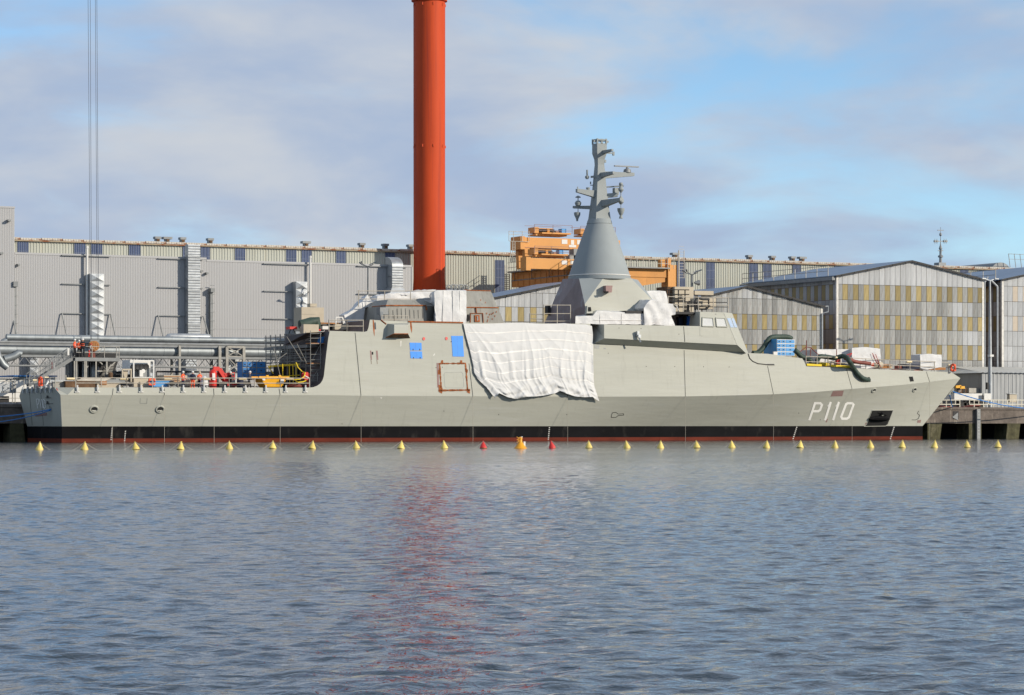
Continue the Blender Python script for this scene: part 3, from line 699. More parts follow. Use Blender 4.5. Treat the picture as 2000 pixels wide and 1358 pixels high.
MB().box((xb1-.9, Yg, zt2+.5), (xb1-.5, Yg+.6, zt2+1.3)).box((xb1-1.9, Yg, zt2+.14), (xb1-1.3, Yg+.6, zt2+1.1)).build('buffer_stop', m_yel, gd)
m = MB().bar((xb1+.3, Yg-.4, zb2-1.5), (xb1+.3, Yg-.4, zt2+2.2), .12).bar((xb1+1.0, Yg-.4, zb2), (xb1+1.0, Yg-.4, zt2+2.2), .07)
for k in range(12): m.bar((xb1+.3, Yg-.4, zb2+k*.33), (xb1+1.0, Yg-.4, zb2+k*.33), .04)
m.build('ladder', m_galvd, gd)
MB().tube([V(xb1-.5, Yg+.4, zb2-1.7), V(xb1-.5, Yg+.4, zb2-2.4), V(xb1-.1, Yg+.4, zb2-3.2)], .35, 10).build('cable_drum', m_steel, gd, True)
for x, y in ((XG+.7, 302), (XG+.7, 283), (xb1-.4, Yg+.6)): MB().bar((x, y, QZ), (x, y, zb_ if x < xb1-2 else zb2-1.71), .7).build('post', m_yeld, gd)
m = MB()
for px in (986.5, 990, 995): a = P(px, 518, 304); m.bar(a, V(a.x, a.y, QZ), .08)
for k in range(16): a, b_ = P(985, 520+k*4, 304), P(995, 520+k*4, 304); m.bar(a, b_, .06)
m.build('access_ladder', m_galvd, gd)

def bridge_crane(label, Y, beam, legs, trolley, trolley2, plates, cat='gantry crane', dp=2.4):
    """beam = (pl, pr, yt, yb)"""
    pl, pr, yt, yb = beam; a, b_ = P(pl, yt, Y), P(pr, yt, Y); zt, zb = a.z, P(pl, yb, Y).z
    t = thing('gantry_crane', label, cat, (a.x, Y, zb), 'orange gantry cranes')
    MB().box((a.x, Y, zb), (b_.x, Y+.6, zt)).build('main_beam', m_yel, t)
    MB().box((a.x, Y+dp-.6, zb), (b_.x, Y+dp, zt)).build('main_beam', m_yel, t)
    MB().box((a.x-.6, Y-.1, zb-.2), (a.x-.003, Y+dp+.05, zt+.1)).build('end_beam', m_yel, t)
    for (x0, x1, xb_0, xb_1, ybot) in legs:
        A, B_, Cc, D = P(x0, yb, Y), P(x1, yb, Y), P(xb_1, ybot, Y), P(xb_0, ybot, Y)
        MB().prism([V(A.x, Y+.05, zb-.004), V(B_.x, Y+.05, zb-.004), V(Cc.x, Y+.05, Cc.z), V(D.x, Y+.05, Cc.z)], (0, .7, 0)).build('leg', m_yel, t)
        MB().prism([V(A.x, Y+1.7, zb-.004), V(B_.x, Y+1.7, zb-.004), V(Cc.x, Y+1.7, Cc.z), V(D.x, Y+1.7, Cc.z)], (0, .7, 0)).build('leg', m_yel, t)
    for n_, tr in enumerate((trolley, trolley2)):
        if not tr: continue
        l_, r_, ty, by = tr; A, B_ = P(l_, ty, Y+1), P(r_, by, Y+1); z0, z1 = B_.z, A.z; wx = B_.x-A.x; hh = z1-z0
        tr_ = MB().box((A.x+.1*wx, Y+.3, z0+.004), (B_.x-.06*wx, Y+2.3, z0+.2*hh)).box((A.x+.22*wx, Y-.2, z0+.2*hh+.003), (B_.x, Y+2.2, z0+.38*hh)).build('trolley', m_yel, t)
        mm = MB().box((A.x+.08*wx, Y+.5, z0+.3*hh), (A.x+.2*wx, Y+2.1, z1)).box((A.x+.2*wx+.01, Y+1.7, z0+.45*hh), (A.x+.72*wx, Y+2.1, z1)).build('hoist_frame', m_yel, tr_)
        for f0, f1 in ((.24, .43), (.50, .66)):
            MB().lathe((A.x+f0*wx, Y+1.0, z0+.62*hh), [(0, 0), (.24*hh, .01), (.24*hh, (f1-f0)*wx), (0, (f1-f0)*wx+.01)], 14, 'x').build('drum', m_blk, tr_, True)
        MB().lathe((A.x+.45*wx, Y+.9, z0+.62*hh), [(.28*hh, 0), (.28*hh, .06*wx)], 14, 'x').build('gearbox', m_yel, tr_, True)
        MB().lathe((A.x+.68*wx, Y+.8, z0+.52*hh), [(.15*hh, 0), (.15*hh, .1*wx)], 12, 'x').build('motor', m_copper, tr_, True)
        MB().cbox((A.x+.87*wx, Y+.8, z0+.66*hh), .12*wx, .9, .5*hh).build('motor', m_bluelt, tr_)
        rl = MB(); 
        for xx in (A.x, A.x+.5*wx, B_.x+.1): rl.bar((xx, Y-.3, z0+.3*hh), (xx, Y-.3, z1+.25*hh), .045)
        for f in (.6, 1.25): rl.bar((A.x, Y-.3, z0+f*hh), (B_.x+.1, Y-.3, z0+f*hh), .045)
        rl.bar((A.x, Y+2.2, z0+1.25*hh), (B_.x, Y+2.2, z0+1.25*hh), .045); rl.build('handrail', m_copper, tr_)
    for (x0, x1, y0, y1) in plates:
        A, B_ = P(x0, y0, Y), P(x1, y1, Y); MB().box((A.x, Y-.03, B_.z), (B_.x, Y-.003, A.z)).build('sign_plate', m_paint, t)
    return t, a, b_, zt, zb
t1, a, b_, zt, zb = bridge_crane('upper orange gantry crane with two hoist trolleys beside the mast cone', 291, (1025, 1211, 463.5, 484), [(1025, 1035, 1027, 1031, 525)],
    (1034, 1106, 444, 463), (1124, 1190, 447, 464), [(1097, 1108, 468, 477), (1115, 1121, 469, 478.5), (1111, 1125, 478.6, 483.5), (1127, 1138, 469, 478)])
m = MB(); A = P(1012, 463, 293)
for px in (1009, 1016): q = P(px, 463, 293.5); m.bar(q, P(px+4, 524, 293.5), .3)
m.bar(P(1009, 468, 293.5), P(1024, 522, 293.5), .22); m.bar(P(1021, 468, 293.5), P(1010, 522, 293.5), .22); m.build('lattice_leg', m_yeld, t1)
m = MB()
for px in (994, 1003, 1020, 1034): q = P(px, 471, 290.8); m.bar(q+V(0, 0, 0), q+V(0, 0, 1.15), .05)
for y in (452, 458, 471): m.bar(P(994, y, 290.8), P(1034, y+1.5, 290.8), .05)
for px in (997, 1001, 1006): m.bar(P(px, 471, 290.8), P(px, 512, 290.8), .06)
for k in range(14): m.bar(P(1001, 472+3*k, 290.8), P(1006, 472+3*k, 290.8), .04)
m.build('access_platform', m_galvd, t1)
bridge_crane('lower orange gantry crane sitting on the runway under the upper one', 287.5, (1036, 1200, 504, 525), [], (1034, 1100, 486, 504), None, [(1097, 1107.5, 509, 517), (1114, 1124, 509.5, 516)], dp=1.3)
o = MB().cbox(P(1125, 498, 289), 1.2, 1.2, 1.3).cbox(P(1120, 504, 289), 1.6, 1.2, .6).build('winch_box', m_steel); tag(o, 'dark grey winch box between the orange crane and the mast cone', 'winch')

# ---------------------------------------------------------------- lamp masts, antenna tower
def lamp_mast(px, yt, Y, label, head=True):
    a = P(px, yt, Y); t = thing('lamp_mast', label, 'lamp mast', (a.x, Y, QZ), 'forked lamp masts')
    MB().tube([V(a.x, Y, QZ), V(a.x, Y, a.z)], [.16, .10], 8).build('pole', m_steel, t, True)
    for k in range(4):
        an_ = k*math.pi/2+.5; d = V(math.cos(an_), math.sin(an_), .28)
        MB().bar(a, a+d*.8, .07).prism([a+d*.5+V(-.25, 0, .0)+d*0, a+d*1.2+V(0, .2, .12), a+d*1.2+V(0, -.2, .12)], (0, 0, .1)).build('lamp_head', m_steel, t)
    return t, a
lamp_mast(718.5, 521, 292, 'forked lamp mast in front of the annex left of the red column')
t, a = lamp_mast(1351.5, 537, 272, 'forked lamp mast with round loudspeaker behind the bridge roof')
MB().lathe((a.x+.1, 271.6, a.z-.9), [(.12, 0), (.3, .5), (.32, .55)], 12, 'x').build('loudspeaker', m_steel, t, True)
t = thing('lamp_pole', 'tall single lamp pole standing at the quay right of the bow', 'lamp pole', P(1932, 780, 267))
a = P(1933.5, 548, 267); MB().tube([V(a.x, 267, QZ), V(a.x, 267, P(1933, 720, 267).z), V(a.x, 267, a.z)], [.30, .24, .10], 10).build('pole', m_galv, t, True)
MB().bar(a, a+V(-.9, 0, .2), .08).bar(a, a+V(.9, 0, .2), .08).cbox(a+V(-.9, 0, .2), .5, .3, .12).cbox(a+V(.9, 0, .2), .5, .3, .12).build('lamp_head', m_galv, t)
MB().cbox(P(1935, 695, 266.6), .5, .5, .25).build('camera_head', m_paint, t); MB().cbox(P(1928, 754, 266.6), .25, .3, .8).build('switch_box', m_blk, t)
Yt = 330; t = thing('antenna_tower', 'slender grey antenna tower with crossbars above the right shed roof', 'antenna tower', P(1837, 520, Yt))
c = P(1837, 518, Yt); k_ = mpp(1837, Yt)
def hz(y): return P(1837, y, Yt).z
MB().lathe((c.x, Yt, 0), [(3.2*k_, hz(530)), (2.6*k_, hz(502)), (5.0*k_, hz(503)), (5.2*k_, hz(500)), (2.2*k_, hz(498)), (2.4*k_, hz(488)), (3.6*k_, hz(486)), (1.6*k_, hz(480)), (.9*k_, hz(476)), (.5*k_, hz(462)), (2.6*k_, hz(460)), (2.4*k_, hz(457)), (.5*k_, hz(454)), (.4*k_, hz(444))], 14).build('shaft', m_steel, t, True)
m = MB()
for y, wpx in ((471.5, 11), (450, 6), (490, 5)):
    a, b_ = P(1837-wpx, y, Yt), P(1837+wpx, y, Yt); m.bar(a, b_, .1)
    for px in (1837-wpx, 1837-wpx+4, 1837+wpx-4, 1837+wpx):
        if y == 471.5: m.bar(P(px, y-5, Yt), P(px, y+5, Yt), .05); m.cbox(P(px, y, Yt), .28, .28, .28)
m.build('crossbar', m_steel, t); MB().cbox(P(1836, 519, Yt-.5), 1.2, 1.2, .8).build('base_box', m_steel, t)
# ================================================================= THE SHIP
YC, HB = 256.5, 6.5
XT = YC*math.tan(PHI+math.atan((1876-CX)/F0)); XS = YC*math.tan(PHI+math.atan((1802-CX)/F0)); XM = 141.0
def bk(X): return HB if X < XM else HB*max(0, 1-((X-XM)/(XT-XM))**1.75)
def Yk(X): return YC-bk(X)
def Yb(X):
    x0 = 122.0; return YC-(5.45 if X < x0 else 5.45*max(0, 1-((X-x0)/(XS-x0))**1.5))
KT = [(118, 771.5), (640, 772), (700, 773), (1150, 775), (1340, 774.5), (1440, 772.3), (1510, 770.3), (1590, 766), (1660, 760), (1760, 752.3), (1815, 746), (1876, 739)]
ZB, ZR = 1.47, .34
def Kpt(px):
    Y = 250.0
    for _ in range(12): p = P(px, interp(KT, px), Y); Y = Yk(p.x)
    return P(px, interp(KT, px), Y)
TILT = math.tan(R(8.5))
def Tpt(px, py, tilt=TILT, k=None):
    k = k or Kpt(px); Y = k.y
    for _ in range(12): p = P(px, py, Y); Y = min(YC, max(k.y, Yk(p.x))+max(0, p.z-k.z)*tilt)
    return P(px, py, Y)
def mir(p): return V(p[0], 2*YC-p[1], p[2])
ship = thing('warship', 'long grey naval patrol ship under construction moored along the quay', 'warship', (120, YC, 0))
# lower hull: knuckle line down to the boot top
kp = [118]+list(range(130, 1876, 12))+[1876]
K = [Kpt(p) for p in kp]; XK0 = K[0].x; XB0 = P(121, 832, YC-5.45).x
def Bp(k, z, ins=0.0):
    t = (k.x-XK0)/(XT-XK0); x = XB0+t*(XS-XB0); return V(x, min(YC, Yb(x)+ins), z)
def bandmesh(rows, name, m, smooth=True):
    mb = MB()
    for side in (0, 1):
        vs = []
        for r in rows: vs += [q if side == 0 else mir(q) for q in r]
        n = len(rows[0]); fs = []
        for j in range(len(rows)-1):
            for i in range(n-1): fs.append((j*n+i, j*n+i+1, (j+1)*n+i+1, (j+1)*n+i) if side == 0 else (j*n+i, (j+1)*n+i, (j+1)*n+i+1, j*n+i+1))
        mb.add(vs, fs)
    return mb.build(name, m, ship, smooth, fix=False), mb
rowsL = [[k.lerp(Bp(k, ZB), f) for k in K] for f in (0, .2, .4, .6, .8, 1)]
hull, hull_mb = bandmesh(rowsL, 'hull_side', m_hull)
boot, boot_mb = bandmesh([[Bp(k, ZB) for k in K], [Bp(k, ZR, .06) for k in K]], 'boot_stripe', m_black)
wband, wband_mb = bandmesh([[Bp(k, ZR, .06) for k in K], [Bp(k, -1, .15) for k in K]], 'waterline_band', m_red)
# topside: knuckle line up to the deck edges
TT = [(146, 757), (600, 757.5), (612, 756.5), (620, 753.5), (626, 749), (630, 743), (632.5, 735), (634, 722), (637, 694), (641, 662), (644, 646.5), (712, 648.3), (717, 647), (719.5, 641),
      (722.5, 624.5), (744, 626), (760, 626.7), (797, 628.5), (903, 630.5), (1153, 632.8), (1156.5, 671), (1160, 671.8), (1300, 680), (1456, 689.8), (1500, 691.3), (1567, 700.3), (1571, 707), (1575, 715.8), (1668, 719), (1690, 720.8), (1800, 724.6), (1858, 727.3), (1876, 739)]
tp = sorted(set([p for p, _ in TT]+[p for p in range(160, 1876, 14)]))
def Kmod(px): return 132 if px <= 146 else px
TK = [Kpt(Kmod(p)) for p in tp]; T = [Tpt(p, interp(TT, p), k=Kpt(p)) for p in tp]
T[-1] = K[-1].copy()
TK[-1] = K[-1].copy()
rowsT = [[t.lerp(k, f) for t, k in zip(T, TK)] for f in (0, .25, .5, .75, 1)]
top, top_mb = bandmesh(rowsT, 'topside', m_hull)
# decks: strips between the two deck edges
def deck(i0, i1, name, m, dz=-.06):
    mb = MB(); vs = []
    for p in T[i0:i1+1]: vs += [p+V(0, .05, dz), mir(p)+V(0, -.05, dz)]
    n = i1-i0; mb.add(vs, [(2*i, 2*i+1, 2*i+3, 2*i+2) for i in range(n)]); return mb.build(name, m, ship, fix=False)
def idx(px): return min(range(len(tp)), key=lambda i: abs(tp[i]-px))
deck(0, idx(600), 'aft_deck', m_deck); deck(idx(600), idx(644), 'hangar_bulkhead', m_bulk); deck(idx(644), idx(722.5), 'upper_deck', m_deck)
deck(idx(722.5), idx(1153), 'upper_deck', m_deck); deck(idx(1153), idx(1456), 'upper_deck', m_deck); deck(idx(1456), len(tp)-1, 'foredeck', m_deck)
# stern quarter facet and transom
A = P(106, 757, 251.35); D = K[0]; B0 = Bp(K[0], ZB); W0 = Bp(K[0], ZR, .06); W1 = Bp(K[0], -1, .15)
for s in (0, 1):
    f = (lambda q: q) if s == 0 else mir
    MB().add([f(A), f(T[0]), f(TK[0]), f(D)], [(0, 1, 2, 3)]).build('quarter_facet', m_hull, ship)
tr_mb = MB().poly([A, D, B0, mir(B0), mir(D), mir(A)]); trans = tr_mb.build('transom', m_hull, ship)
MB().poly([B0, W0, mir(W0), mir(B0)]).build('transom_boot_stripe', m_black, ship)
MB().poly([W0, W1, mir(W1), mir(W0)]).build('transom_waterline_band', m_red, ship)
MB().poly([A+V(0, 0, -.06), T[0]+V(0, 0, -.06), mir(T[0])+V(0, 0, -.06), mir(A)+V(0, 0, -.06)]).build('aft_deck', m_deck, ship)

def bvh(*mbs):
    v = []; f = []
    for m in mbs: o = len(v); v += [Vector(q) for q in m.v]; f += [tuple(i+o for i in g) for g in m.f]
    return BVHTree.FromPolygons(v, f)
HULL = bvh(hull_mb, boot_mb, wband_mb, top_mb, tr_mb, MB().add([A, T[0], TK[0], D], [(0, 1, 2, 3)]))
def hit(px, py, off=.012, tree=None):
    d = ray(px, py).normalized(); h = (tree or HULL).ray_cast(CAM, d)
    if h[0] is None: return P(px, py, 250)
    n = h[1]; n = n if n.dot(d) < 0 else -n
    return h[0]+n*off
def decal(polys, name, m, parent=ship, off=.012, label=None):
    mb = MB()
    for pts in polys:
        n = len(pts); q = [hit(x, y, off) for x, y in pts]; q2 = [hit(x, y, off-.009) for x, y in pts]
        mb.add(q+q2, [tuple(range(n))]+[(i, (i+1) % n, n+(i+1) % n, n+i) for i in range(n)])
    return mb.build(name, m, parent, label=label)
def stroke(pts, wx):
    """quads (pixel space) along a polyline with mitred slanted ends"""
    res = []
    for (x0, y0), (x1, y1) in zip(pts, pts[1:]):
        dx, dy = x1-x0, y1-y0; l_ = math.hypot(dx, dy); nx, ny = -dy/l_*wx/2, dx/l_*wx/2; ex, ey = dx/l_*wx*.28, dy/l_*wx*.28
        res.append([(x0-ex+nx, y0-ey+ny), (x1+ex+nx, y1+ey+ny), (x1+ex-nx, y1+ey-ny), (x0-ex-nx, y0-ey-ny)])
    return res
z4 = lambda x, y: (1440+x/5.66, 620+y/5.66)
PN = [[(797, 1131), (858, 950), (918, 950), (935, 968), (915, 1024), (893, 1038), (840, 1038)],
      [(972, 1131), (1031, 942)], [(1008, 984), (1026, 958)], [(1060, 1131), (1121, 942)], [(1098, 984), (1116, 958)],
      [(1148, 1098), (1201, 962), (1219, 950), (1270, 950), (1284, 964), (1233, 1106), (1210, 1121), (1160, 1121), (1148, 1098)]]
for grp in ([0], [1, 2], [3, 4], [5]):
    decal(sum([stroke([z4(*q) for q in PN[i]], 4.3) for i in grp], []), 'hull_number_character', m_num)
z3 = lambda x, y: (x/5.6563, 640+y/5.6563)
SN = [[(420, 892), (404, 790), (424, 788), (434, 806), (430, 842), (413, 848)], [(458, 892), (441, 790)], [(480, 892), (462, 790)], [(484, 882), (476, 800), (488, 792), (500, 812), (506, 880), (496, 892), (484, 882)]]
for g in SN: decal(stroke([z3(*q) for q in g], 1.1), 'stern_number_character', m_num, off=.03)
for px in (60.5, 82.5): decal(stroke([(px-3, 766), (px, 800), (px+2.5, 831)], .5), 'transom_seam', m_blk)
decal([[(66, 808), (92, 806), (92, 812), (70, 814)]], 'primer_patch', m_copper)
decal(stroke([(90, 777), (102, 777)], .8)+stroke([(90, 789), (105, 788)], .8)+stroke([(94, 773), (94, 777)], 2.5)+stroke([(94, 784), (94, 788)], 2.5)+stroke([(99, 793), (100, 800)], 1), 'transom_fitting', m_blk, off=.10)
decal(stroke([(110.5, 759), (118.5, 773.5)], 1.3), 'red_mark', m_redp)
# markings, patches and fittings on the side
decal([[(1627, 764), (1648, 763), (1645, 774), (1622, 774.5)]], 'primer_patch', m_copper); decal([[(1614, 819), (1617, 818), (1615, 825), (1612, 825)]], 'primer_patch', m_copper); decal([[(1792, 821), (1799, 820), (1798, 826), (1791, 826)]], 'primer_patch', m_copper)
decal(stroke([(1194, 812), (1196, 806.5), (1203, 805.5), (1207, 809), (1218, 808.3), (1218, 811), (1207, 812), (1203, 815.5), (1194, 815.5), (1194, 812)], .9), 'bulb_mark', m_blk)
decal(stroke([(1794, 803), (1791.5, 808), (1796, 811), (1794, 817.5), (1788, 820.5), (1781, 820.3)], 1.0), 'bow_mark', m_blk)
decal(stroke([(274, 778), (273.5, 788), (286.5, 788.5), (287.5, 778)], .6), 'hatch_outline', m_steel)
for px in (219, 245, 1073, 1556, 1746):
    top_y = {219: 836, 245: 842, 1073: 835, 1556: 834, 1746: 834}[px]; sl = -5 if px > 1500 else -1.5
    n = 7; decal([[(px+sl*i/n*1.6-1.0, top_y+i*3.7), (px+sl*i/n*1.6+1.2, top_y+i*3.7-.2), (px+sl*i/n*1.6+.9, top_y+i*3.7+1.4), (px+sl*i/n*1.6-1.2, top_y+i*3.7+1.4)] for i in range(n)], 'draught_mark', m_paint)
for px, y in ((867, 803), (974, 810), (1107, 810), (864, 717.5), (851.5, 718.3), (1262, 716), (1318, 716), (1374, 716.5), (1424, 717), (668, 828), (1188, 690), (1602, 820), (1560, 807)):
    decal([[(px+.8*math.cos(a*1.05), y+.9*math.sin(a*1.05)) for a in range(6)]], 'small_opening', m_blk)
decal([[(1161, 674), (1164, 674), (1164, 681), (1161, 681)], [(1165, 674.5), (1170.5, 674.8), (1170.5, 681.5), (1165, 681.2)], [(1179, 679.5), (1183.5, 679.7), (1183.5, 682.3), (1179, 682)]], 'vent_grille', m_steel)
# weld seams in the plating: thin proud beads
sb = []
for y, xa, xb in ((788, 700, 1560), (801, 130, 1600), (745, 1170, 1470), (760, 1180, 1500), (727, 1170, 1430), (744, 660, 850)):
    sb += stroke([(xa, y), (xb, y+.0)], .22)
o = decal([s_ for s_ in sb for _ in (0,)], 'plate_seam', m_hull, off=.01)
# fairlead openings
def chock(px, y, rx):
    c = hit(px, y, .02); r = rx*mpp(px, 250); m = MB(); nrm = (c-hit(px, y, -.2)).normalized(); u = V(1, 0, 0); u = (u-nrm*u.dot(nrm)).normalized(); v_ = nrm.cross(u)
    ring = [c+u*math.cos(a*math.pi/12)*r*1.05+v_*math.sin(a*math.pi/12)*r*.85 for a in range(25)]
    m.tube(ring, r*.26, 8, False); rg = m.build('fairlead', m_hull, ship, True)
    mm = MB().add([c+nrm*.005+u*math.cos(a*math.pi/10)*r*.9+v_*math.sin(a*math.pi/10)*r*.7 for a in range(20)]+[c+nrm*.02], [(i, (i+1) % 20, 20) for i in range(20)])
    mm.build('fairlead_opening', m_blk, rg); MB().tube([c+nrm*.05-u*r*.6-v_*r*.35, c+nrm*.03+u*r*.1-v_*r*.5, c+nrm*.03+u*r*.5-v_*r*.3], [r*.2, r*.28, r*.15], 8).build('roller', m_hull, rg, True)
for q in ((183.5, 799.5, 7.5), (312.5, 799.5, 7.5), (1706.5, 762.5, 5), (1786, 761.5, 5)): chock(*q)
# anchor recess: black plate on the hull, the hollow's shade in its colour
rec = [(1703, 801.5), (1744.3, 801.3), (1733.5, 829), (1729, 832.4), (1687.5, 833), (1692, 829)]
ap = decal([rec], 'anchor_recess_shade', m_void, off=.02)
m = MB()
for (x0, y0), (x1, y1) in zip(rec, rec[1:]+rec[:1]): m.tube([hit(x0, y0, .02), hit(x1, y1, .02)], .035, 5)
m.build('recess_rim', m_hull, ap)
m = MB().tube([hit(1696, 817, .18), hit(1708, 815.5, .25), hit(1722, 816, .25), hit(1735, 818, .15)], [.1, .28, .28, .1], 8).tube([hit(1714, 806, .05), hit(1731, 811, .1)], .035, 5).tube([hit(1715, 816, .2), hit(1722, 806, .1)], .12, 6)
m.build('anchor', m_black, ap, True)
decal([[(1690, 826), (1694.5, 826), (1694, 829.8), (1689, 829.8)], [(1729.5, 827), (1735, 826.7), (1734, 830.6), (1729, 830.6)]], 'primer_patch', m_copper)
for q in ([(1695.2, 736.8), (1698.5, 736.8), (1700.5, 746.2), (1692.8, 746.2)], [(1775, 736), (1782.5, 735.6), (1784.8, 745), (1777.5, 745.6)]): decal([q], 'side_opening', m_void, off=.02)
q = decal([[(1498, 711.2), (1511.5, 711.2), (1512.5, 713.8), (1499, 713.8)]], 'side_slot', m_blk, off=.05)
# small doorway marks with rust around
for px, y in ((827.5, 662), (871.8, 661.5)): decal([[(px+2.6*math.cos(a*.785), y+3.4*math.sin(a*.785)) for a in range(8)]], 'red_fitting', m_redp, off=.05)
for x0, x1 in ((722.5, 725), (734, 737.5)): decal([[(x0, 685), (x1, 685), (x1+1.5, 703), (x0+1.5, 703)]], 'primer_patch', m_copper); decal(stroke([(x0+2, 703), (x0+2.8, 711)], .8), 'rust_streak', m_rustd)
decal([[(726, 687.5), (729, 687.5), (729, 693), (726, 693)]], 'side_opening', m_void)
for x, y0, y1, w_ in ((729, 625.5, 657, 1.8), (775, 633, 653, 2.2), (802, 629, 651, 2.2)):
    decal([[(x-w_*.7, y0), (x+w_*.6, y0), (x+w_*.8+1.2, lerp(y0, y1, .5)), (x+2.4, y1), (x+1, y1-4), (x-w_*.5+.6, lerp(y0, y1, .55))]], 'rust_streak', m_rust)
# bare door frame edged with rust
fr = []; rng = random.Random(3)
def rough(x0, y0, x1, y1, w_, n=14):
    q = []
    for i in range(n):
        a, b_ = (x0+(x1-x0)*i/n, y0+(y1-y0)*i/n), (x0+(x1-x0)*(i+1)/n, y0+(y1-y0)*(i+1)/n); q += stroke([a, b_], w_*rng.uniform(.5, 1.35))
    return q
fr += rough(857, 710.5, 909, 710, 2.8)+rough(858.5, 710, 862, 766, 2.6, 18)+rough(909, 710, 913.5, 766, 2.6, 18)+rough(857, 763, 917, 762, 3.0, 18)
fr += [[(862, 704), (865, 703.5), (866, 711), (860, 711)], [(899, 704), (902.5, 704), (903, 710), (898, 710)], [(855, 724), (859, 721), (861, 731), (855, 732)], [(910, 722), (914, 722), (913, 728), (911, 731)], [(856, 752), (862, 752), (865, 762), (863, 769), (857, 766)], [(911, 760), (917, 762), (918, 769), (914, 768)]]
decal(fr, 'rusty_door_frame', m_rust, off=.03)
decal([[(852.5, 709), (856.5, 709.5), (858, 757), (854, 757)]], 'primer_patch', m_copper)
decal(stroke([(869, 728), (901, 727), (904, 730), (906, 755), (903, 758), (872, 758), (869, 755), (867, 731), (869, 728)], .5), 'door_outline', m_steel)
decal(stroke([(868, 762), (910, 761.5)], 1.2), 'primer_patch', m_copper)
for y0, q in ((0, [(799.8, 669.6), (823, 670), (823.6, 684.6), (801, 684.8)]), (1, [(800.6, 686.4), (824, 686.8), (825, 700.6), (802, 700.2)]), (2, [(881, 656.5), (904, 656.5), (904.5, 671), (906, 696.8), (884, 696.5), (882.5, 671)])):
    o = decal([q], 'film_patch', m_blue, off=.03); x = (q[0][0]+q[1][0])/2
    decal(stroke([(x, q[0][1]+.5), ((q[2][0]+q[3][0])/2 if y0 < 2 else 894, q[-1][1]-.5 if y0 < 2 else 696)], .35), 'film_crease', m_blue2, o, off=.036)
    decal([[(q[0][0]+6, q[2][1]-3), (q[0][0]+7.4, q[2][1]-3), (q[0][0]+7.6, q[2][1]), (q[0][0]+6, q[2][1])], [(q[0][0]+19, q[2][1]-3), (q[0][0]+20.4, q[2][1]-3), (q[0][0]+20.6, q[2][1]), (q[0][0]+19, q[2][1])]] if y0 < 2 else [[(q[0][0]-.5, 667), (q[0][0]+1, 667), (q[0][0]+1, 668.4), (q[0][0]-.5, 668.4)]], 'clip', m_blk, o, off=.045)
decal([[(847.5, 692), (849.5, 690), (848, 694.5), (846, 695)], [(743, 776), (746, 776.5), (745.5, 779), (743, 778.5)], [(782, 666), (784, 666), (783.2, 676), (782.3, 678)]], 'white_scuff', m_paint)
# side sponson beneath the notch in the deck edge
yo = T[idx(760)].y-1.05
f1, f2, f3, f4 = P(770, 634.2, yo), P(797, 634.6, yo), P(797, 652.2, yo-.25), P(770, 652.2, yo-.25)
b1, b2 = P(744, 630.5, yo+2.0), P(744.5, 663.8, yo+1.45); b3, b4 = P(803, 664.2, yo+1.2), P(800, 629, yo+1.6)
sp = MB().poly([f1, f2, f3, f4]).build('sponson', m_hull, ship)
MB().poly([f1, f4, b2, b1]).poly([f2, b4, b3, f3]).poly([f1, b1, b4, f2]).build('sponson_side', m_hull, sp)
MB().grid(lambda u, v: f4.lerp(f3, u).lerp(b2.lerp(b3, u), v)+V(0, 0, -.04*random.random() if 0 < u < 1 else 0), 14, 3).build('sponson_underside', m_rustd, sp)
m = MB()
for (a, b_) in ((b2, b3), (b2, f4), (f4, f3)): m.tube([a+V(0, -.03, 0), b_+V(0, -.03, 0)], .05, 5)
m.build('rust_edge', m_rust, sp)
MB().bar(P(744, 625.5, yo+.5), P(754, 633.5, yo), .12).bar(P(797, 628.3, T[idx(797)].y-.03), P(904, 630.3, T[idx(880)].y-.03), .12, .14).build('rusty_rail', m_rust, ship)
# bulwark brackets along the stern
bx = [150.5, 190, 233, 275, 316.5, 357.5, 398, 438.5, 479, 518.5, 557.5, 596]
for px in bx:
    a, b_ = hit(px, 757.8, .02), hit(px, 764.5, .02)
    m = MB().bar(a+V(0, -.12, .25), b_+V(0, -.12, 0), .13, .2).bar(a+V(0, -.02, -.05), a+V(0, -.14, -.05), .2).bar(b_+V(-.22, -.06, -.06), b_+V(.22, -.06, -.06), .1).build('bracket', m_paint, ship)
for i in range(7):
    p = A.lerp(mir(A), .08+i*.14); MB().bar(p+V(-.1, 0, .15), p+V(-.1, 0, -.45), .16).build('bracket', m_galv, ship)

# ---------------------------------------------------------------- superstructure aft
def solid(front, dy, name, m, parent=ship, back=None, smooth=False):
    """front = list of points; extruded away from the quay viewer by dy, optional explicit back points"""
    n = len(front); bk_ = back or [p+V(0, dy, 0) for p in front]
    return MB().add(list(front)+list(bk_), [tuple(range(n)), tuple(range(2*n-1, n-1, -1))]+[(i, (i+1) % n, n+(i+1) % n, n+i) for i in range(n)]).build(name, m, parent, smooth)
hA = thing_h = None
Yh = 252.6
h0, h1, h2, h3, h4, h5 = P(749.5, 632, Yh), P(833, 632, Yh), P(832, 597, Yh+.05), P(827, 586, Yh+.7), P(757.5, 585.5, Yh+.7), P(754, 597, Yh+.05)
ha = MB().poly([h0, h1, h2, h5]).poly([h5, h2, h3, h4]).build('hangar_house', m_rustg, ship)
g0, g1, g2 = P(706, 642, Yh+6.8), P(712.5, 602.5, Yh+6.2), P(733, 587.5, Yh+5.0)
MB().poly([h0, h5, g1, g0]).poly([h5, h4, g2, g1]).build('hangar_aft_wall', m_rustg, ha)
MB().poly([h4, h3, h3+V(0, 7, 0), g2]).build('hangar_roof', m_deck, ha)
k1, k2, k3 = P(850, 632, Yh+2.0), P(848, 598, Yh+2.0), P(829, 597.5, Yh+1.6)
MB().poly([h1, k1, k2, h2]).poly([h2, k2, P(845, 594, Yh+4), h3]).build('hangar_fore_wall', m_rustg, ha)
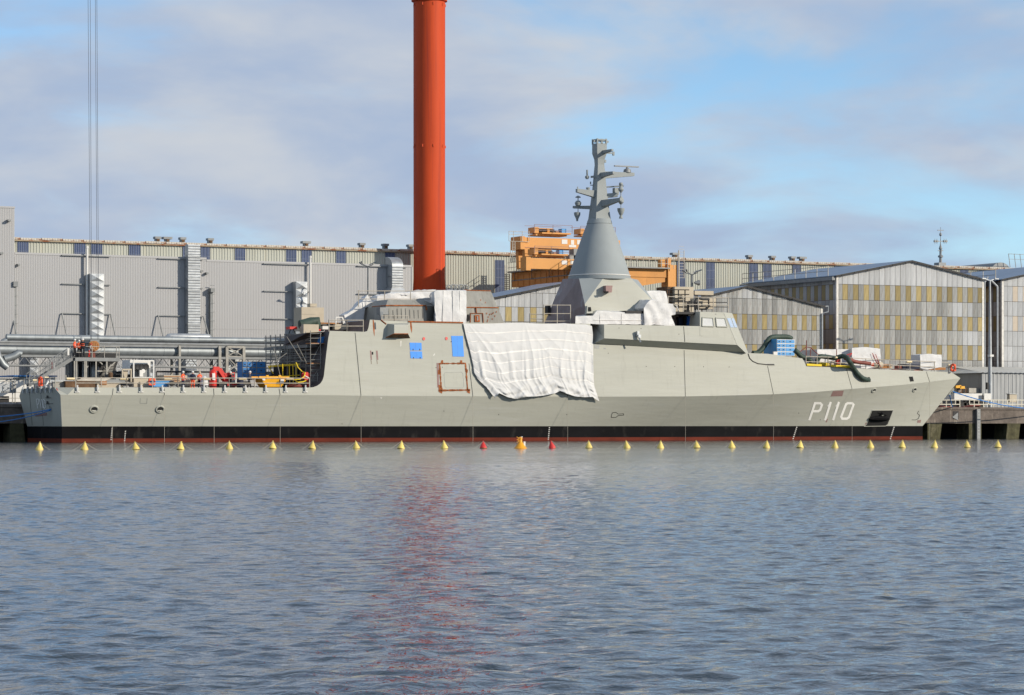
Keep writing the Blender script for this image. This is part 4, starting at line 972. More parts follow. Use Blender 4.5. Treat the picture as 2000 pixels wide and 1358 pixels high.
MB().tube([P(727, 599.8, Yh+4.2), h5+V(0, -.05, 0), h2+V(0, -.05, 0)], .07, 5).tube([h2+V(0, -.04, -.1), P(833, 606, Yh)], .1, 5).build('rust_edge', m_rust, ha)
m = MB()
for i in range(9): x = 760+i*8.2; m.bar(P(x, 602+random.random()*4, Yh-.02), P(x+.3, 622, Yh-.02), .035, .03)
m.build('panel_stiffener', m_rustg, ha)
m = MB(); a = P(747, 601, Yh+.6)
m.bar(P(744.5, 610, Yh), P(747, 632, Yh-.5), .28).cbox(P(747, 608, Yh+.4), .9, .9, .7).build('davit_post', m_steel, ha)
# block B forward of the wrapped funnel
q0, q1, q2, q3, q4, q5 = P(905, 634, 253), P(985.5, 634, 253), P(972.5, 601.2, 253.05), P(958.5, 568.5, 254.1), P(905, 567, 254.1), P(905, 600.5, 253.05)
bb = solid([q0, q1, q2, q3, q4, q5], 6, 'midship_house', m_rustg)
MB().tube([q5+V(0, -.03, 0), q2+V(0, -.03, 0)], .06, 5).tube([q4+V(0, -.03, 0), q3+V(0, -.03, 0)], .05, 5).build('rust_edge', m_rust, bb)
q = lambda x, y: P(x, y, 252.97)
m = MB()
for a, b_ in (((919, 612), (943, 612)), ((919, 612), (918.5, 632)), ((943, 612), (944, 632)), ((929.5, 601), (930.5, 612))): m.bar(q(*a), q(*b_), .12 if a[0] != 929.5 else .2, .05)
dr = m.build('door_frame', m_rust, bb); MB().prism([q(927, 615.5), q(936, 615.5), q(937, 629), q(927, 629)], (0, -.06, 0)).build('door_plate', m_rust, dr)
MB().prism([q(930.5, 618), q(933, 618), q(933.5, 625), q(931, 627)], (0, -.1, 0)).build('handle', m_steel, dr)
MB().prism([P(914+2.6*math.cos(a*.524), 621+7*math.sin(a*.524), 252.96) for a in range(12)], (0, -.04, 0)).build('oval_opening', m_void, bb)
MB().add(sum([[q(x, y), q(x+1.6, y), q(x+1.4, y+3), q(x-.1, y+2.5)] for x, y in ((950, 611), (953, 618), (956, 613), (960, 612), (963, 610), (966, 616), (952, 624), (969, 608), (961, 622), (947, 590), (938, 585), (951, 627))], []), [(4*i, 4*i+1, 4*i+2, 4*i+3) for i in range(12)]).build('rust_spot', m_rust, bb)
m = MB()
for i, px in enumerate((878, 886, 893, 901, 909)): m.torus(P(px, 563-(i % 2)*1.2, 257), .32, .06, 'y', 10, 5)
m.build('pipe_loop', m_steel, bb)

# ---------------------------------------------------------------- mast pyramid, cone and mast
xc = YC*math.tan(PHI+math.atan((1170.8-CX)/F0)); kx = mpp(1170.8, YC)
def zc(y): return P(1170.8, y, YC).z
pa, pb_ = P(1147, 640, 252.7), P(1303, 640, 252.7)      # near bottom corners (below the deck edge)
pa2, pb2 = mir(pa), mir(pb_)
to = [P(1131, 544.3, 254.6), P(1179, 542.2, 253.6), P(1233, 544, 253.6), P(1246, 547, 255.2)]
to2 = [mir(p) for p in to]
apx = P(1142.2, 594.5, 253.0)
py_ = MB().poly([pa, pb_, P(1278, 590, 253.2), to[2], to[1], apx]).build('mast_base_side', m_hull, ship)
MB().poly([apx, to[1], to[0]]).build('mast_base_corner', m_cone, py_); MB().poly([P(1278, 590, 253.2), to[3], to[2]]).build('mast_base_corner', m_cone, py_)
pr_ = P(1060, 640, 261.0); pt_ = P(1099, 545, 258.7)
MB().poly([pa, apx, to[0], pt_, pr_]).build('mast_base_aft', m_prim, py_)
MB().poly([to[0], to[1], to[2], to[3], to2[2], to2[1], pt_]).build('mast_base_top', m_cone, py_)
MB().poly([pb_, P(1278, 590, 253.2), to[3], to2[3], mir(P(1278, 590, 253.2)), pb2]).poly([pr_, pt_, to2[1], to2[2], pb2]).build('mast_base_far', m_hull, py_)
prof = [(61.5, 547), (61.5, 542.2), (60.2, 541.5), (58.3, 534), (46.2, 497), (34.6, 463), (24.6, 438), (24.2, 433.5), (21.8, 428)]
cone = MB().lathe((xc, YC, 0), [(r*kx, zc(y)) for r, y in prof], 72).build('mast_cone', m_cone, ship, True)
MB().torus((xc, YC, zc(539)), 60.0*kx, .055, 'z', 72, 6).build('cone_ring', m_paint, cone, True)
MB().torus((xc, YC, zc(437)), 24.6*kx, .04, 'z', 48, 6).build('cone_ring', m_cone, cone, True)
lv = [(436, .90), (405, .73), (370, .55), (335, .42), (322, .37), (312, .40), (300, .56), (281, .56)]
m = MB(); vs = []
for y, s_ in lv: vs += [(xc-s_, YC-s_, zc(y)), (xc+s_, YC-s_, zc(y)), (xc+s_, YC+s_, zc(y)), (xc-s_, YC+s_, zc(y))]
fs = []
for i in range(len(lv)-1):
    for j in range(4): fs.append((4*i+j, 4*i+(j+1) % 4, 4*i+4+(j+1) % 4, 4*i+4+j))
fs.append((28, 29, 30, 31)); mt_ = m.add(vs, fs).build('mast_tower', m_mast, ship)
MB().poly([(xc-.57, YC-.57, zc(281)), (xc-.60, YC+.5, zc(281)), (xc-.44, YC+.40, zc(325)), (xc-.44, YC-.40, zc(325))][::-1]) 
m = MB()
for sx, sy in ((-1, -1), (1, -1), (1, 1), (-1, 1)): m.cbox((xc+sx*.52, YC+sy*.52, zc(277)), .14, .14, .55)
m.cbox((xc, YC-.5, zc(277)), .2, .12, .5).cbox((xc, YC, zc(273.8)), 1.15, 1.15, .12).torus((xc, YC, zc(276)), .62, .03, 'z', 16, 5)
for dx in (-.75, .75): m.cbox((xc+dx, YC-.3, zc(277)), .25, .2, .18).bar((xc+dx*.7, YC-.3, zc(279)), (xc+dx, YC-.3, zc(279)), .08)
m.build('mast_cage', m_mast, mt_)
def arm(p, q, w0, w1, name='yard_arm'):
    """tapered box arm from p to q; w=(width,height)"""
    p, q = Vector(p), Vector(q); t = (q-p).normalized(); u = t.cross(UP).normalized(); vs = []
    for c_, w_ in ((p, w0), (q, w1)):
        for a, b_ in ((-1, -1), (1, -1), (1, 0), (-1, 0)): vs.append(c_+u*w_[0]/2*a+V(0, 0, 1)*w_[1]*b_)
    return MB().add(vs, [(0, 1, 2, 3), (7, 6, 5, 4), (0, 4, 5, 1), (1, 5, 6, 2), (2, 6, 7, 3), (3, 7, 4, 0)]).build(name, m_mast, mt_)
def on(px, y, Y=YC): return P(px, y, Y)
a1 = arm((xc+.2, YC, zc(335)), (XA_ := on(1237, 335).x, YC, zc(335)), (.7, .75), (.5, .34))
rx = on(1225, 335).x
rd = MB().lathe((rx, YC, zc(335)), [(.42, 0), (.36, .32), (.16, .42), (.1, .55), (.1, .62)], 14).build('radar_pedestal', m_steel, mt_, True)
MB().box((on(1200, 322.8).x, YC-.12, zc(324)), (on(1247, 322.8).x, YC+.12, zc(321.8))).build('radar_bar', m_steel, rd)
arm((xc+.1, YC-.3, zc(338)), (xc+.5, YC-2.2, zc(338)), (.5, .5), (.3, .25)); arm((xc+.2, YC-.4, zc(295)), (xc+.5, YC-1.9, zc(294)), (.4, .35), (.25, .2))
arm((xc+.4, YC, zc(297)), (xc+1.7, YC, zc(297)), (.2, .16), (.16, .12)); arm((xc-.3, YC, zc(373.5)), (on(1126, 371).x, YC, zc(371)), (.6, .75), (.4, .35))
arm((xc+.2, YC-.5, zc(392)), (xc+.9, YC-3.0, zc(390)), (.8, .7), (.3, .3)); arm((xc-.3, YC+.2, zc(402)), (xc-1.9, YC+2.2, zc(401)), (.5, .4), (.3, .25))
arm((xc+.4, YC-.2, zc(379)), (xc+1.7, YC-.8, zc(377)), (.6, .45), (.6, .4)); arm((xc-.3, YC, zc(343)), (xc-.8, YC+.4, zc(344)), (.2, .2), (.2, .2))
def pod(x, y, prof_, name='antenna', m_=None):
    return MB().lathe((x, y, 0), prof_, 12).build(name, m_ or m_mast, mt_, True)
xa = on(1193.3, 380).x+.3; ya = YC-1.6
pod(xa, ya, [(.16, zc(358)), (.22, zc(361)), (.14, zc(365)), (.3, zc(372)), (.1, zc(377)), (.05, zc(378)), (.05, zc(384)), (.28, zc(390)), (.3, zc(396)), (.12, zc(400)), (.04, zc(401)), (.04, zc(408))][::-1])
pod(xa, ya, [(.38, zc(408)), (.36, zc(413)), (.2, zc(420)), (.12, zc(422)), (.2, zc(427)), (.2, zc(428))][::-1])
xl = on(1148, 400).x-.5
pod(xl, YC+1.2, [(.3, zc(386)), (.25, zc(384)), (.05, zc(382)), (.05, zc(392))]); pod(xl, YC+1.2, [(.04, zc(428)), (.04, zc(404)), (.28, zc(401)), (.35, zc(396)), (.2, zc(392))]); pod(xl-.1, YC+1.2, [(.1, zc(432)), (.12, zc(428)), (.32, zc(420)), (.34, zc(415)), (.04, zc(414))])
pod(on(1157, 338).x-.3, YC+.6, [(.12, zc(350)), (.22, zc(347)), (.2, zc(344)), (.09, zc(343)), (.09, zc(332))]); pod(on(1148.5, 370).x, YC, [(.12, zc(373)), (.2, zc(370)), (.22, zc(367.5))])
m = MB(); m.bar((xc+.5, YC-.4, zc(366)), (xc+2.2, YC-1.2, zc(363.5)), .14).cbox((xc+1.6, YC-.6, zc(374)), .5, .5, .7).bar(on(1129, 371), on(1128, 365), .08).cbox((xc+1.65, YC, zc(299)), .18, .18, .4).cbox((xc+.55, YC-.2, zc(315)), .18, .2, .3).bar(on(1153, 362, YC+.5), on(1159, 362, YC+.5), .08).bar(on(1153.5, 355, YC+.5), on(1153.5, 360, YC+.5), .1)
m.build('fitting', m_mast, mt_)
# boxes on the pyramid side
yb_ = 253.2
bx_ = solid([P(1183, 558, yb_-.7), P(1194.5, 558, yb_-.7), P(1194.5, 571.5, yb_-.9), P(1184, 571.5, yb_-.9)], 0, 'side_box', m_copper, back=[P(1171, 559.5, yb_+1.6), P(1198, 558, yb_+.9), P(1196, 567, yb_+.7), P(1170, 570, yb_+1.2)])
MB().prism([P(1180, 569, yb_-.92), P(1189, 569, yb_-.92), P(1187, 573, yb_-.92), P(1181, 573, yb_-.92)], (0, .1, 0)).build('opening', m_void, bx_)
b2x = solid([P(1147, 597.5, 251.4), P(1155, 597.5, 251.4), P(1158, 612, 251.2), P(1146, 612, 251.2)], 0, 'searchlight_housing', m_hull, back=[P(1143, 598.5, 253), P(1152, 597.5, 253), P(1157, 611, 252.8), P(1142, 615, 252.8)])
MB().prism([P(1148.8, 600, 251.35), P(1153.5, 600, 251.35), P(1155, 608, 251.2), P(1149.2, 608, 251.2)], (0, -.04, 0)).build('lens', m_void, b2x)
for c_ in ((1132.5, 602.5, 254.6, .5), (1070, 606, 260, .55)):
    MB().cbox(P(c_[0], c_[1], c_[2]), .35, c_[3]*1.2, .9).build('hatch_box', m_blk, py_)
for a, b_ in (((1186, 546), (1190, 600)), ((1193, 546), (1198, 601))): pass
# ---------------------------------------------------------------- bridge block
yt = 249.75
ba, bb_, bc, bd = P(1180, 634, yt+.2), P(1367, 637.3, yt+.2), P(1367, 609, yt+.55), P(1414, 610.4, yt+.55)
be, bf = P(1440, 674, yt), P(1180, 661, yt-.15)
br = MB().poly([ba, bb_, bc, bd, be, bf]).build('bridge_side', m_hull, ship)
back0, back1 = P(1157, 634, 253.0), P(1158, 670.5, 251.2)
MB().poly([back0, ba, bf, back1]).build('bridge_aft_face', m_hull, br)
bg_, bh, bi = P(1430, 612, yt+2.7), P(1461.5, 690.3, yt+2.6), P(1456.5, 689.8, yt+1.15)
MB().poly([bd, bg_, bh, bi, be]).build('bridge_corner_face', m_hull, br)
lo = P(1159, 672.0, 250.95)
un = MB(); nU = 16; vs = []
for i in range(nU+1):
    u = i/nU; px_ = lerp(1160, 1456, u); vs += [bf.lerp(be, u), Tpt(px_, interp(TT, px_)-.3, k=Kpt(px_))+V(0, .02, 0)]
un.add(vs, [(2*i, 2*i+1, 2*i+3, 2*i+2) for i in range(nU)]).add([back1, bf, vs[1]], [(0, 1, 2)]).add([be, bi, vs[-1]], [(0, 1, 2)]).build('bridge_underside', m_hull, br)
MB().poly([bc, bd, bg_, mir(bg_), mir(bd), mir(bc)]).build('bridge_roof', m_deck, br)
MB().poly([bg_, bh, mir(bh), mir(bg_)]).poly([mir(ba), mir(bb_), mir(bc), mir(bd), mir(be), mir(bf)]).poly([mir(bd), mir(bg_), mir(bh), mir(be)]).build('bridge_far_faces', m_hull, br)
MB().poly([ba, bb_, mir(bb_), mir(ba), mir(back0), back0]).build('bridge_wing_deck', m_deck, br)
MB().poly([bb_, bc, bc+V(0, 3.2, 0), bb_+V(0, 3.2, 0)]).build('bridge_aft_wall', m_hull, br)
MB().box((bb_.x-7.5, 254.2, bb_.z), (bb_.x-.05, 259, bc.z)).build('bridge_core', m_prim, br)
MB().box((bb_.x-8, 251.2, bc.z-.25), (bc.x-.02, 261, bc.z-.01)).build('roof_slab', m_blk, br)
BR = bvh(MB().poly([ba, bb_, bc, bd, be, bf]), MB().poly([bd, bg_, bh, bi, be]))
for q in ([(1371.5, 620.5), (1391.5, 621.5), (1393.5, 638.2), (1371, 637.5)], [(1397.5, 621.3), (1415, 622), (1419.5, 638.8), (1399.5, 638.3)]):
    f_ = [hit(x, y, .05, BR) for x, y in q]; wd = MB().prism(f_, (0, .06, 0)).build('bridge_window', m_winc, br)
    m = MB()
    for a, b_ in zip(f_, f_[1:]+f_[:1]): m.tube([a, b_], .07, 6)
    m.build('window_frame', m_hull, wd)
for q in ([(1419.5, 622), (1426.5, 622), (1433, 640), (1427, 640)], [(1428, 622), (1433, 622.5), (1440, 640), (1434.5, 640)]):
    f_ = [hit(x, y, .03, BR) for x, y in q]; MB().prism(f_, (0, .03, 0)).build('bridge_window', m_winb, br)
m = MB()
for q in (((1367, 638), (1367, 656)), ((1367, 656), (1434, 657.5)), ((1367, 637), (1413, 638)), ((1439, 673), (1413.6, 611.5))): m.tube([hit(*q[0], .004, BR), hit(*q[1], .004, BR)], .018, 4)
m.build('panel_seam', m_hull, br)
for x, y in ((1209, 641), (1252, 642), (1326, 653), (1398, 614)): MB().add([hit(x+.8*math.cos(a_*1.05), y+.9*math.sin(a_*1.05), .012, BR) for a_ in range(6)], [(0, 1, 2, 3, 4, 5)]).build('small_opening', m_blk, br)
nl = MB(); c = hit(1243, 655, .25, BR)
nl.cbox(c+V(0, 0, .1), .25, .35, .5).cbox(c+V(.1, -.15, -.15), .3, .25, .3).bar(c+V(.1, 0, -.2), c+V(.3, -.1, -.75), .14).build('navigation_light', m_galv, br)
# ropes hanging down the ship's side
def side_rope(px, tx, ty, mt, idx_label):
    k = Kpt(px)+V(0, -.03, 0); pts = []
    if ty is not None:
        for i in range(7): pts.append(hit(lerp(tx, px, i/6), lerp(max(ty, interp(TT, tx))+1.2, interp(KT, px), i/6), .03))
        pts[-1] = k
    else: pts = [k+V(0, .1, .3), k]
    t = thing('hanging_rope', idx_label, 'rope', pts[0], 'thin lines hanging down the ship side')
    if len(pts) > 2: MB().tube(pts, .018, 4).build('upper_run', m_blk, t)
    MB().tube([k, V(k.x, k.y, ZB+.2), V(k.x, k.y, -.1)], .015, 4).build('lower_run', m_ropew, t)
for q in [(219.5, 221, 758, m_ropew, 'thin line hanging beside the leftmost white draught figures'), (321, 321, 758, m_ropew, 'thin line hanging right of the second round fairlead on the stern side'), (418, 417, 758, m_ropew, 'thin line hanging below the red gas cylinders'),
          (547, 545, 758, m_ropew, 'thin line hanging below the yellow skip'), (705, 693.5, 648.5, m_blk, 'dark line running down the side right of the dark deck recess'), (923.5, 916, 709, m_blk, 'dark line just right of the rusty door frame'),
          (1108.5, 1108, 765, m_blk, 'thin line hanging below the big white sheet'), (1338.5, 1336, 683, m_blk, 'dark line hanging below the bridge wing'), (1510.5, 1499, 714, m_blk, 'dark line hanging below the short slot in the foredeck side'),
          (1664, 1653, 719, m_blk, 'dark line crossing the side just right of the hull number'), (1815.5, 1809, 725, m_blk, 'thin line hanging near the bow tip')]: side_rope(*q)
o = MB().tube([hit(x, y, .03) for x, y in ((1461, 691), (1464, 700), (1470, 706), (1480, 710.5), (1498, 712.5))], .05, 6).build('drain_cable', m_blk, None, True); tag(o, 'black cable curving from the bridge foot to a slot in the side', 'cable')
MB().tube([hit(1335, 638, .03, BR), hit(1337.5, 668, .03, BR)], .025, 4).build('cable_run', m_blk, o)

# ---------------------------------------------------------------- big white sheet over the side
Lx = [(0, 905), (.18, 910), (.4, 918), (.62, 924.5), (.72, 926), (.80, 932), (.86, 942), (1, 958)]
Rx = [(0, 1156), (.1, 1158), (.7, 1159.5), (.8, 1161), (1, 1170.5)]
Ty = [(0, 631.5), (.06, 633), (.2, 632.5), (.35, 631), (.47, 630.6), (.6, 633), (.7, 632.5), (.78, 631.5), (.86, 633.5), (.95, 634), (1, 637)]
By = [(0, 766), (.04, 778), (.08, 768), (.16, 776), (.22, 779), (.24, 779.5), (.33, 775), (.42, 774.5), (.5, 772.5), (.6, 768), (.64, 763.5), (.70, 769), (.78, 774.5), (.86, 776), (.94, 775.5), (.965, 780), (1, 784)]
ties = [(.01, 1.0, 3.4), (.47, 1.0, 3.1), (.82, .9, 2.7), (.985, .6, 4.0)]
def sheet_pt(u, v, dz=0.0):
    px = lerp(interp(Lx, v), interp(Rx, v), u); py = lerp(interp(Ty, u), interp(By, u), v**1.0)
    d = .10+.26*math.sin(min(1, v*1.1)*math.pi*.62)*math.sin(math.pi*min(1, max(0, u*1.02)))**.5
    wv = 0
    for tu, a, k in ties:
        dx, dy = u-tu, v*.60+.05; ang = math.atan2(dx, dy); rr = math.hypot(dx, dy)
        q = ang*k+.35*noise.noise(V(ang*3, rr*1.5, tu*9)); tri = abs(q-math.floor(q)-.5)*2
        wv += a*.15*(1-tri**.35)*(.55+.9*noise.noise(V(math.floor(q)*1.7+tu*5, .5, 2.2)))*math.exp(-abs(ang)*1.1)*min(1, rr*3.0)
    px_ = u*58+2.0*noise.noise(V(u*7, v*2.2, 3.3)); cr = noise.noise(V(px_*.55, v*1.1, 6.1))
    wv += .20*max(0, cr)**1.1*min(1, max(0, (v-.25)*2.2))*(1 if v < .76 else .6)+.03*noise.noise(V(u*9, v*5, 1.1))
    if v < .76: wv += .035*abs(math.sin(v*math.pi/.128))**.5
    if v > .76:
        g = (v-.76)/.24; wv += g*(.30*noise.noise(V(u*9, v*13, 8.1))+.22*noise.noise(V(u*22+v*20, v*18, 2.1))+.12)
    y0 = hit(min(max(px, 906), 1151), min(max(py, 634), 831), .03).y if True else 250
    Y = y0-d-wv-dz
    return P(px, py, Y)
sh = MB().grid(sheet_pt, 170, 84).build('cover_sheet', m_white, None, 'full', fix=False)
tag(sh, 'large wrinkled white plastic sheet draped over the ship side amidships', 'sheet')
for v in (.115, .24, .37, .50, .635, .765):
    m = MB(); vs = []; n = 170; pth = lambda u: v+.012*math.sin(u*7)+(.02*(1-u) if v > .3 else 0)
    for i in range(n+1):
        u = i/n; h_ = .006 if v != .37 else .010
        vs += [sheet_pt(u, pth(u)-h_, .012), sheet_pt(u, pth(u)+h_, .012)]
    m.add(vs, [(2*i, 2*i+2, 2*i+3, 2*i+1) for i in range(n)]).build('seam', m_seam, sh, 'full', fix=False)
# ---------------------------------------------------------------- white wraps (sheeted equipment)
def wrap(name, label, front, Y0, Y1, amp=.12, freq=1.2, cuts=5, mt=None, back=None, seams=(), group=None, sm=True):
    b = bmesh.new(); f = [P(x, y, Y0) for x, y in front]; k_ = [P(x, y, Y1) for x, y in back] if back else [V(p.x, Y1, p.z) for p in f]
    n = len(f); vs = [b.verts.new(p) for p in f+k_]
    b.faces.new(vs[:n]); b.faces.new(vs[n:][::-1])
    for i in range(n): b.faces.new((vs[i], vs[(i+1) % n], vs[n+(i+1) % n], vs[n+i]))
    bmesh.ops.triangulate(b, faces=b.faces)
    for _ in range(cuts):
        es = [e for e in b.edges if e.calc_length() > .42]
        if not es: break
        bmesh.ops.subdivide_edges(b, edges=es, cuts=1); bmesh.ops.triangulate(b, faces=[q for q in b.faces if len(q.verts) > 3])
    bmesh.ops.recalc_face_normals(b, faces=b.faces)
    zmax = max(v.co.z for v in b.verts); zmin = min(v.co.z for v in b.verts)
    nr = {v: v.normal.copy() for v in b.verts}
    for v in b.verts:
        c = v.co; d = noise.noise(c*freq)*amp+amp*.5*noise.noise(V(c.x*3.2, c.y*3.2, c.z*.8)*freq)
        fold = amp*.22*math.sin((c.x+c.y)*5.5+2*noise.noise(c*.7))*(zmax-c.z)/(zmax-zmin+.01)
        v.co = c+nr[v]*(d+fold)
    me = bpy.data.meshes.new(name); b.to_mesh(me); b.free(); me.materials.append(mt or m_white2)
    if sm: me.polygons.foreach_set('use_smooth', [True]*len(me.polygons)); me.set_sharp_from_angle(angle=R(50))
    o = bpy.data.objects.new(name, me); C.objects.link(o); tag(o, label, 'sheeting', group)
    for pts in seams: MB().tube([P(x, y, Y0-.03) for x, y in pts], .035, 5).build('seam', m_seam, o)
    return o
wrap('wrapped_funnel', 'tall white shrink-wrapped block between the rusty deckhouses', [(848, 570), (853, 567.5), (880, 566.8), (911, 568), (911, 632), (850, 632), (852, 605), (848, 590)], 251.6, 257, .10, 1.0,
     seams=[[(884.5, 568), (885, 630)], [(898, 568.5), (898, 630)], [(866, 568), (865, 628)]], back=[(843, 572), (849, 569), (876, 567), (905, 568), (905, 632), (843, 632), (845, 605), (841, 590)])
wrap('back_sheet', 'low crumpled white sheeting behind the rusty hangar house', [(735, 590), (737, 578), (760, 574), (795, 576), (808, 570), (826, 566.5), (850, 567), (852, 600), (735, 600)], 258.5, 260.5, .16, 1.1)
wrap('drape_sheet', 'white sheet slanting down behind the aft end of the hangar house', [(673, 616), (690, 606), (706, 590), (717.5, 577), (721, 586), (733, 597), (713, 602), (707, 637), (690, 634), (676, 630)], 258.0, 259.2, .16, 1.0)
wrap('wrapped_platform', 'low white wrapped platform along the foot of the mast base', [(1124, 618), (1158, 617), (1166, 608), (1262, 612), (1262, 634), (1124, 633)], 251.3, 253.5, .07, 1.1,
     back=[(1126, 617), (1155, 612), (1166, 605.5), (1262, 609), (1262, 632), (1126, 630)], seams=[[(1172, 612), (1172, 633)], [(1214, 613), (1214, 634)], [(1160, 625), (1262, 626)]])
wrap('wrapped_searchlight', 'bulky white draped equipment right of the mast base', [(1257, 602), (1262, 594), (1271, 585), (1280, 587), (1297, 592), (1314, 594), (1320, 603), (1320, 615), (1312, 617), (1318, 636), (1259, 635), (1264, 612)], 251.0, 253.6, .13, 1.5)
wrap('wrapped_equipment', 'white draped equipment sloping beside the mast base top', [(1263, 569), (1290, 568), (1299, 570), (1308, 594), (1306, 604), (1290, 604), (1275, 590)], 254.2, 257, .14, 1.0)
wrap('wrapped_long_box', 'long grey-white sheeted box on the foredeck behind the hoses', [(1596, 683), (1660, 682), (1664, 718), (1598, 717)], 255.2, 258.5, .06, 1.2)
wrap('wrapped_gun', 'large white sheeted box on the foredeck left of the small one', [(1664, 680), (1692, 678), (1719, 682), (1721, 716), (1692, 720), (1664, 718)], 254.3, 258.2, .07, 1.2, back=[(1660, 681), (1690, 679), (1712, 681), (1712, 714), (1692, 716), (1660, 716)])
wrap('wrapped_windlass', 'small white wrapped box near the bow tip', [(1797, 693), (1811, 691.5), (1839, 693), (1839, 717), (1811, 722), (1798, 720)], 256.0, 257.8, .06, 1.4)
for o in (bpy.data.objects['wrapped_gun'],):
    MB().tube([P(1704, 690, 254.1), P(1714, 712, 254.1)], .04, 4).tube([P(1710, 692, 254.1), P(1720, 718, 254.1)], .04, 4).build('red_strap', m_redp, o)
# ---------------------------------------------------------------- railings
def railing(label, pts, h, post, mt, mids=(1, .5), name='deck_railing', lamps=(), r=.04, grp='deck railings'):
    t = thing(name, label, 'railing', pts[0], grp)
    for a, b_ in zip(pts, pts[1:]):
        n = max(1, round((b_-a).length/post))
        for i in range(n+1):
            q = a.lerp(b_, i/n); MB().tube([q, q+V(0, 0, h+.06)], r*1.25, 5).build('post', mt, t)
    m = MB()
    for f in mids: m.tube([p+V(0, 0, h*f) for p in pts], r, 5)
    m.build('rails', mt, t)
    return t
def dk(px, py, dy=.35): # point on the deck edge, moved inboard
    k = Tpt(px, py, k=Kpt(px)); return V(k.x, k.y+dy, k.z-.05)
railing('scaffold-tube railing along the aft deck edge', [dk(p, 757.3) for p in (150, 250, 350, 450, 550, 607)], .95, 2.45, m_rail)
Dz = 5.02
railing('railing around the transom edge', [V(A.x+.15, A.y+.2, Dz), V(A.x+.15, mir(A).y-.2, Dz)], .95, 1.6, m_galvd)
railing('low railing of short posts along the upper deck above the aft recess', [dk(p, 647.6) for p in (645, 680, 712)], 1.15, 1.9, m_rail)
railing('short railing on the notched deck edge above the sponson', [dk(p, 630) for p in (748, 773, 800)], .7, 1.5, m_rail)
railing('long railing across the roof of the hangar house', [P(700, 600, 256), P(852, 600, 256)], 1.6, 2.6, m_rail)
railing('railing along the foredeck edge between cabinet and bow', [dk(p, interp(TT, p), .3) for p in (1577, 1620, 1668, 1720, 1760, 1800, 1856)], 1.12, 1.9, m_rail)
railing('scaffold railing on the bridge roof', [V(bc.x-3, 251.6, bc.z), P(1422, 611, 251.8)], 1.55, 2.0, m_rail)
railing('low scaffold railing left of the mast base', [P(1035, 632, 253), P(1062, 633, 253)], .95, 1.2, m_galvd)
railing('scaffold frame in front of the mast base aft face', [P(1062, 633, 252.8), P(1114, 633, 252.4)], 1.9, 1.3, m_rail, (1, .55, .15))
lt = [137, 241, 327, 402, 473, 565]
ll = ['small tube lamp at the left end of the aft railing', 'small tube lamp below the gangway stairs', 'small tube lamp right of the deck lifebuoy', 'small tube lamp beside the red cylinder', 'small tube lamp above the blue drum', 'small tube lamp right of the yellow skip']
for px, lb in zip(lt, ll):
    c = P(px+1, 740, 251.3); o = MB().tube([c-V(.38, 0, 0), c+V(.38, 0, 0)], .11, 8).build('tube_lamp', m_lampy, None, True); tag(o, lb, 'lamp', 'tube lamps on the aft railing')
    MB().cbox(c+V(0, .1, -.1), .9, .1, .08).build('lamp_bracket', m_galvd, o)
for px, y, lb in ((68, 743, 'small tube lamp on the left end of the transom railing'), (91, 738, 'small tube lamp above the transom lifebuoy')):
    c = P(px, y, 256); o = MB().tube([c-V(.2, 0, 0), c+V(.2, 0, 0)], .1, 8).build('tube_lamp', m_lampy, None, True); tag(o, lb, 'lamp', 'tube lamps on the aft railing')
def lifebuoy(px, py, Y, r, ax, label):
    c = P(px, py, Y); o = MB().torus(c, r, r*.26, ax, 24, 8).build('lifebuoy', m_lbuoy, None, True); tag(o, label, 'lifebuoy', 'lifebuoys on the ship')
    for k in range(4):
        a = k*math.pi/2+.78; d = V(math.cos(a), 0, math.sin(a)) if ax == 'y' else V(0, math.cos(a), math.sin(a))
        MB().cbox(c+d*r, .2 if ax == 'y' else .24, .24, .2).build('band', m_paint if False else m_lbuoy, o)
lifebuoy(296.5, 746, 251.2, .30, 'y', 'orange lifebuoy on the aft railing below the white machine')
lifebuoy(79, 746, 256, .42, 'x', 'orange lifebuoy at the transom railing below the gangway')
lifebuoy(1861.5, 718.5, 255.9, .38, 'x', 'orange lifebuoy at the bow tip railing')

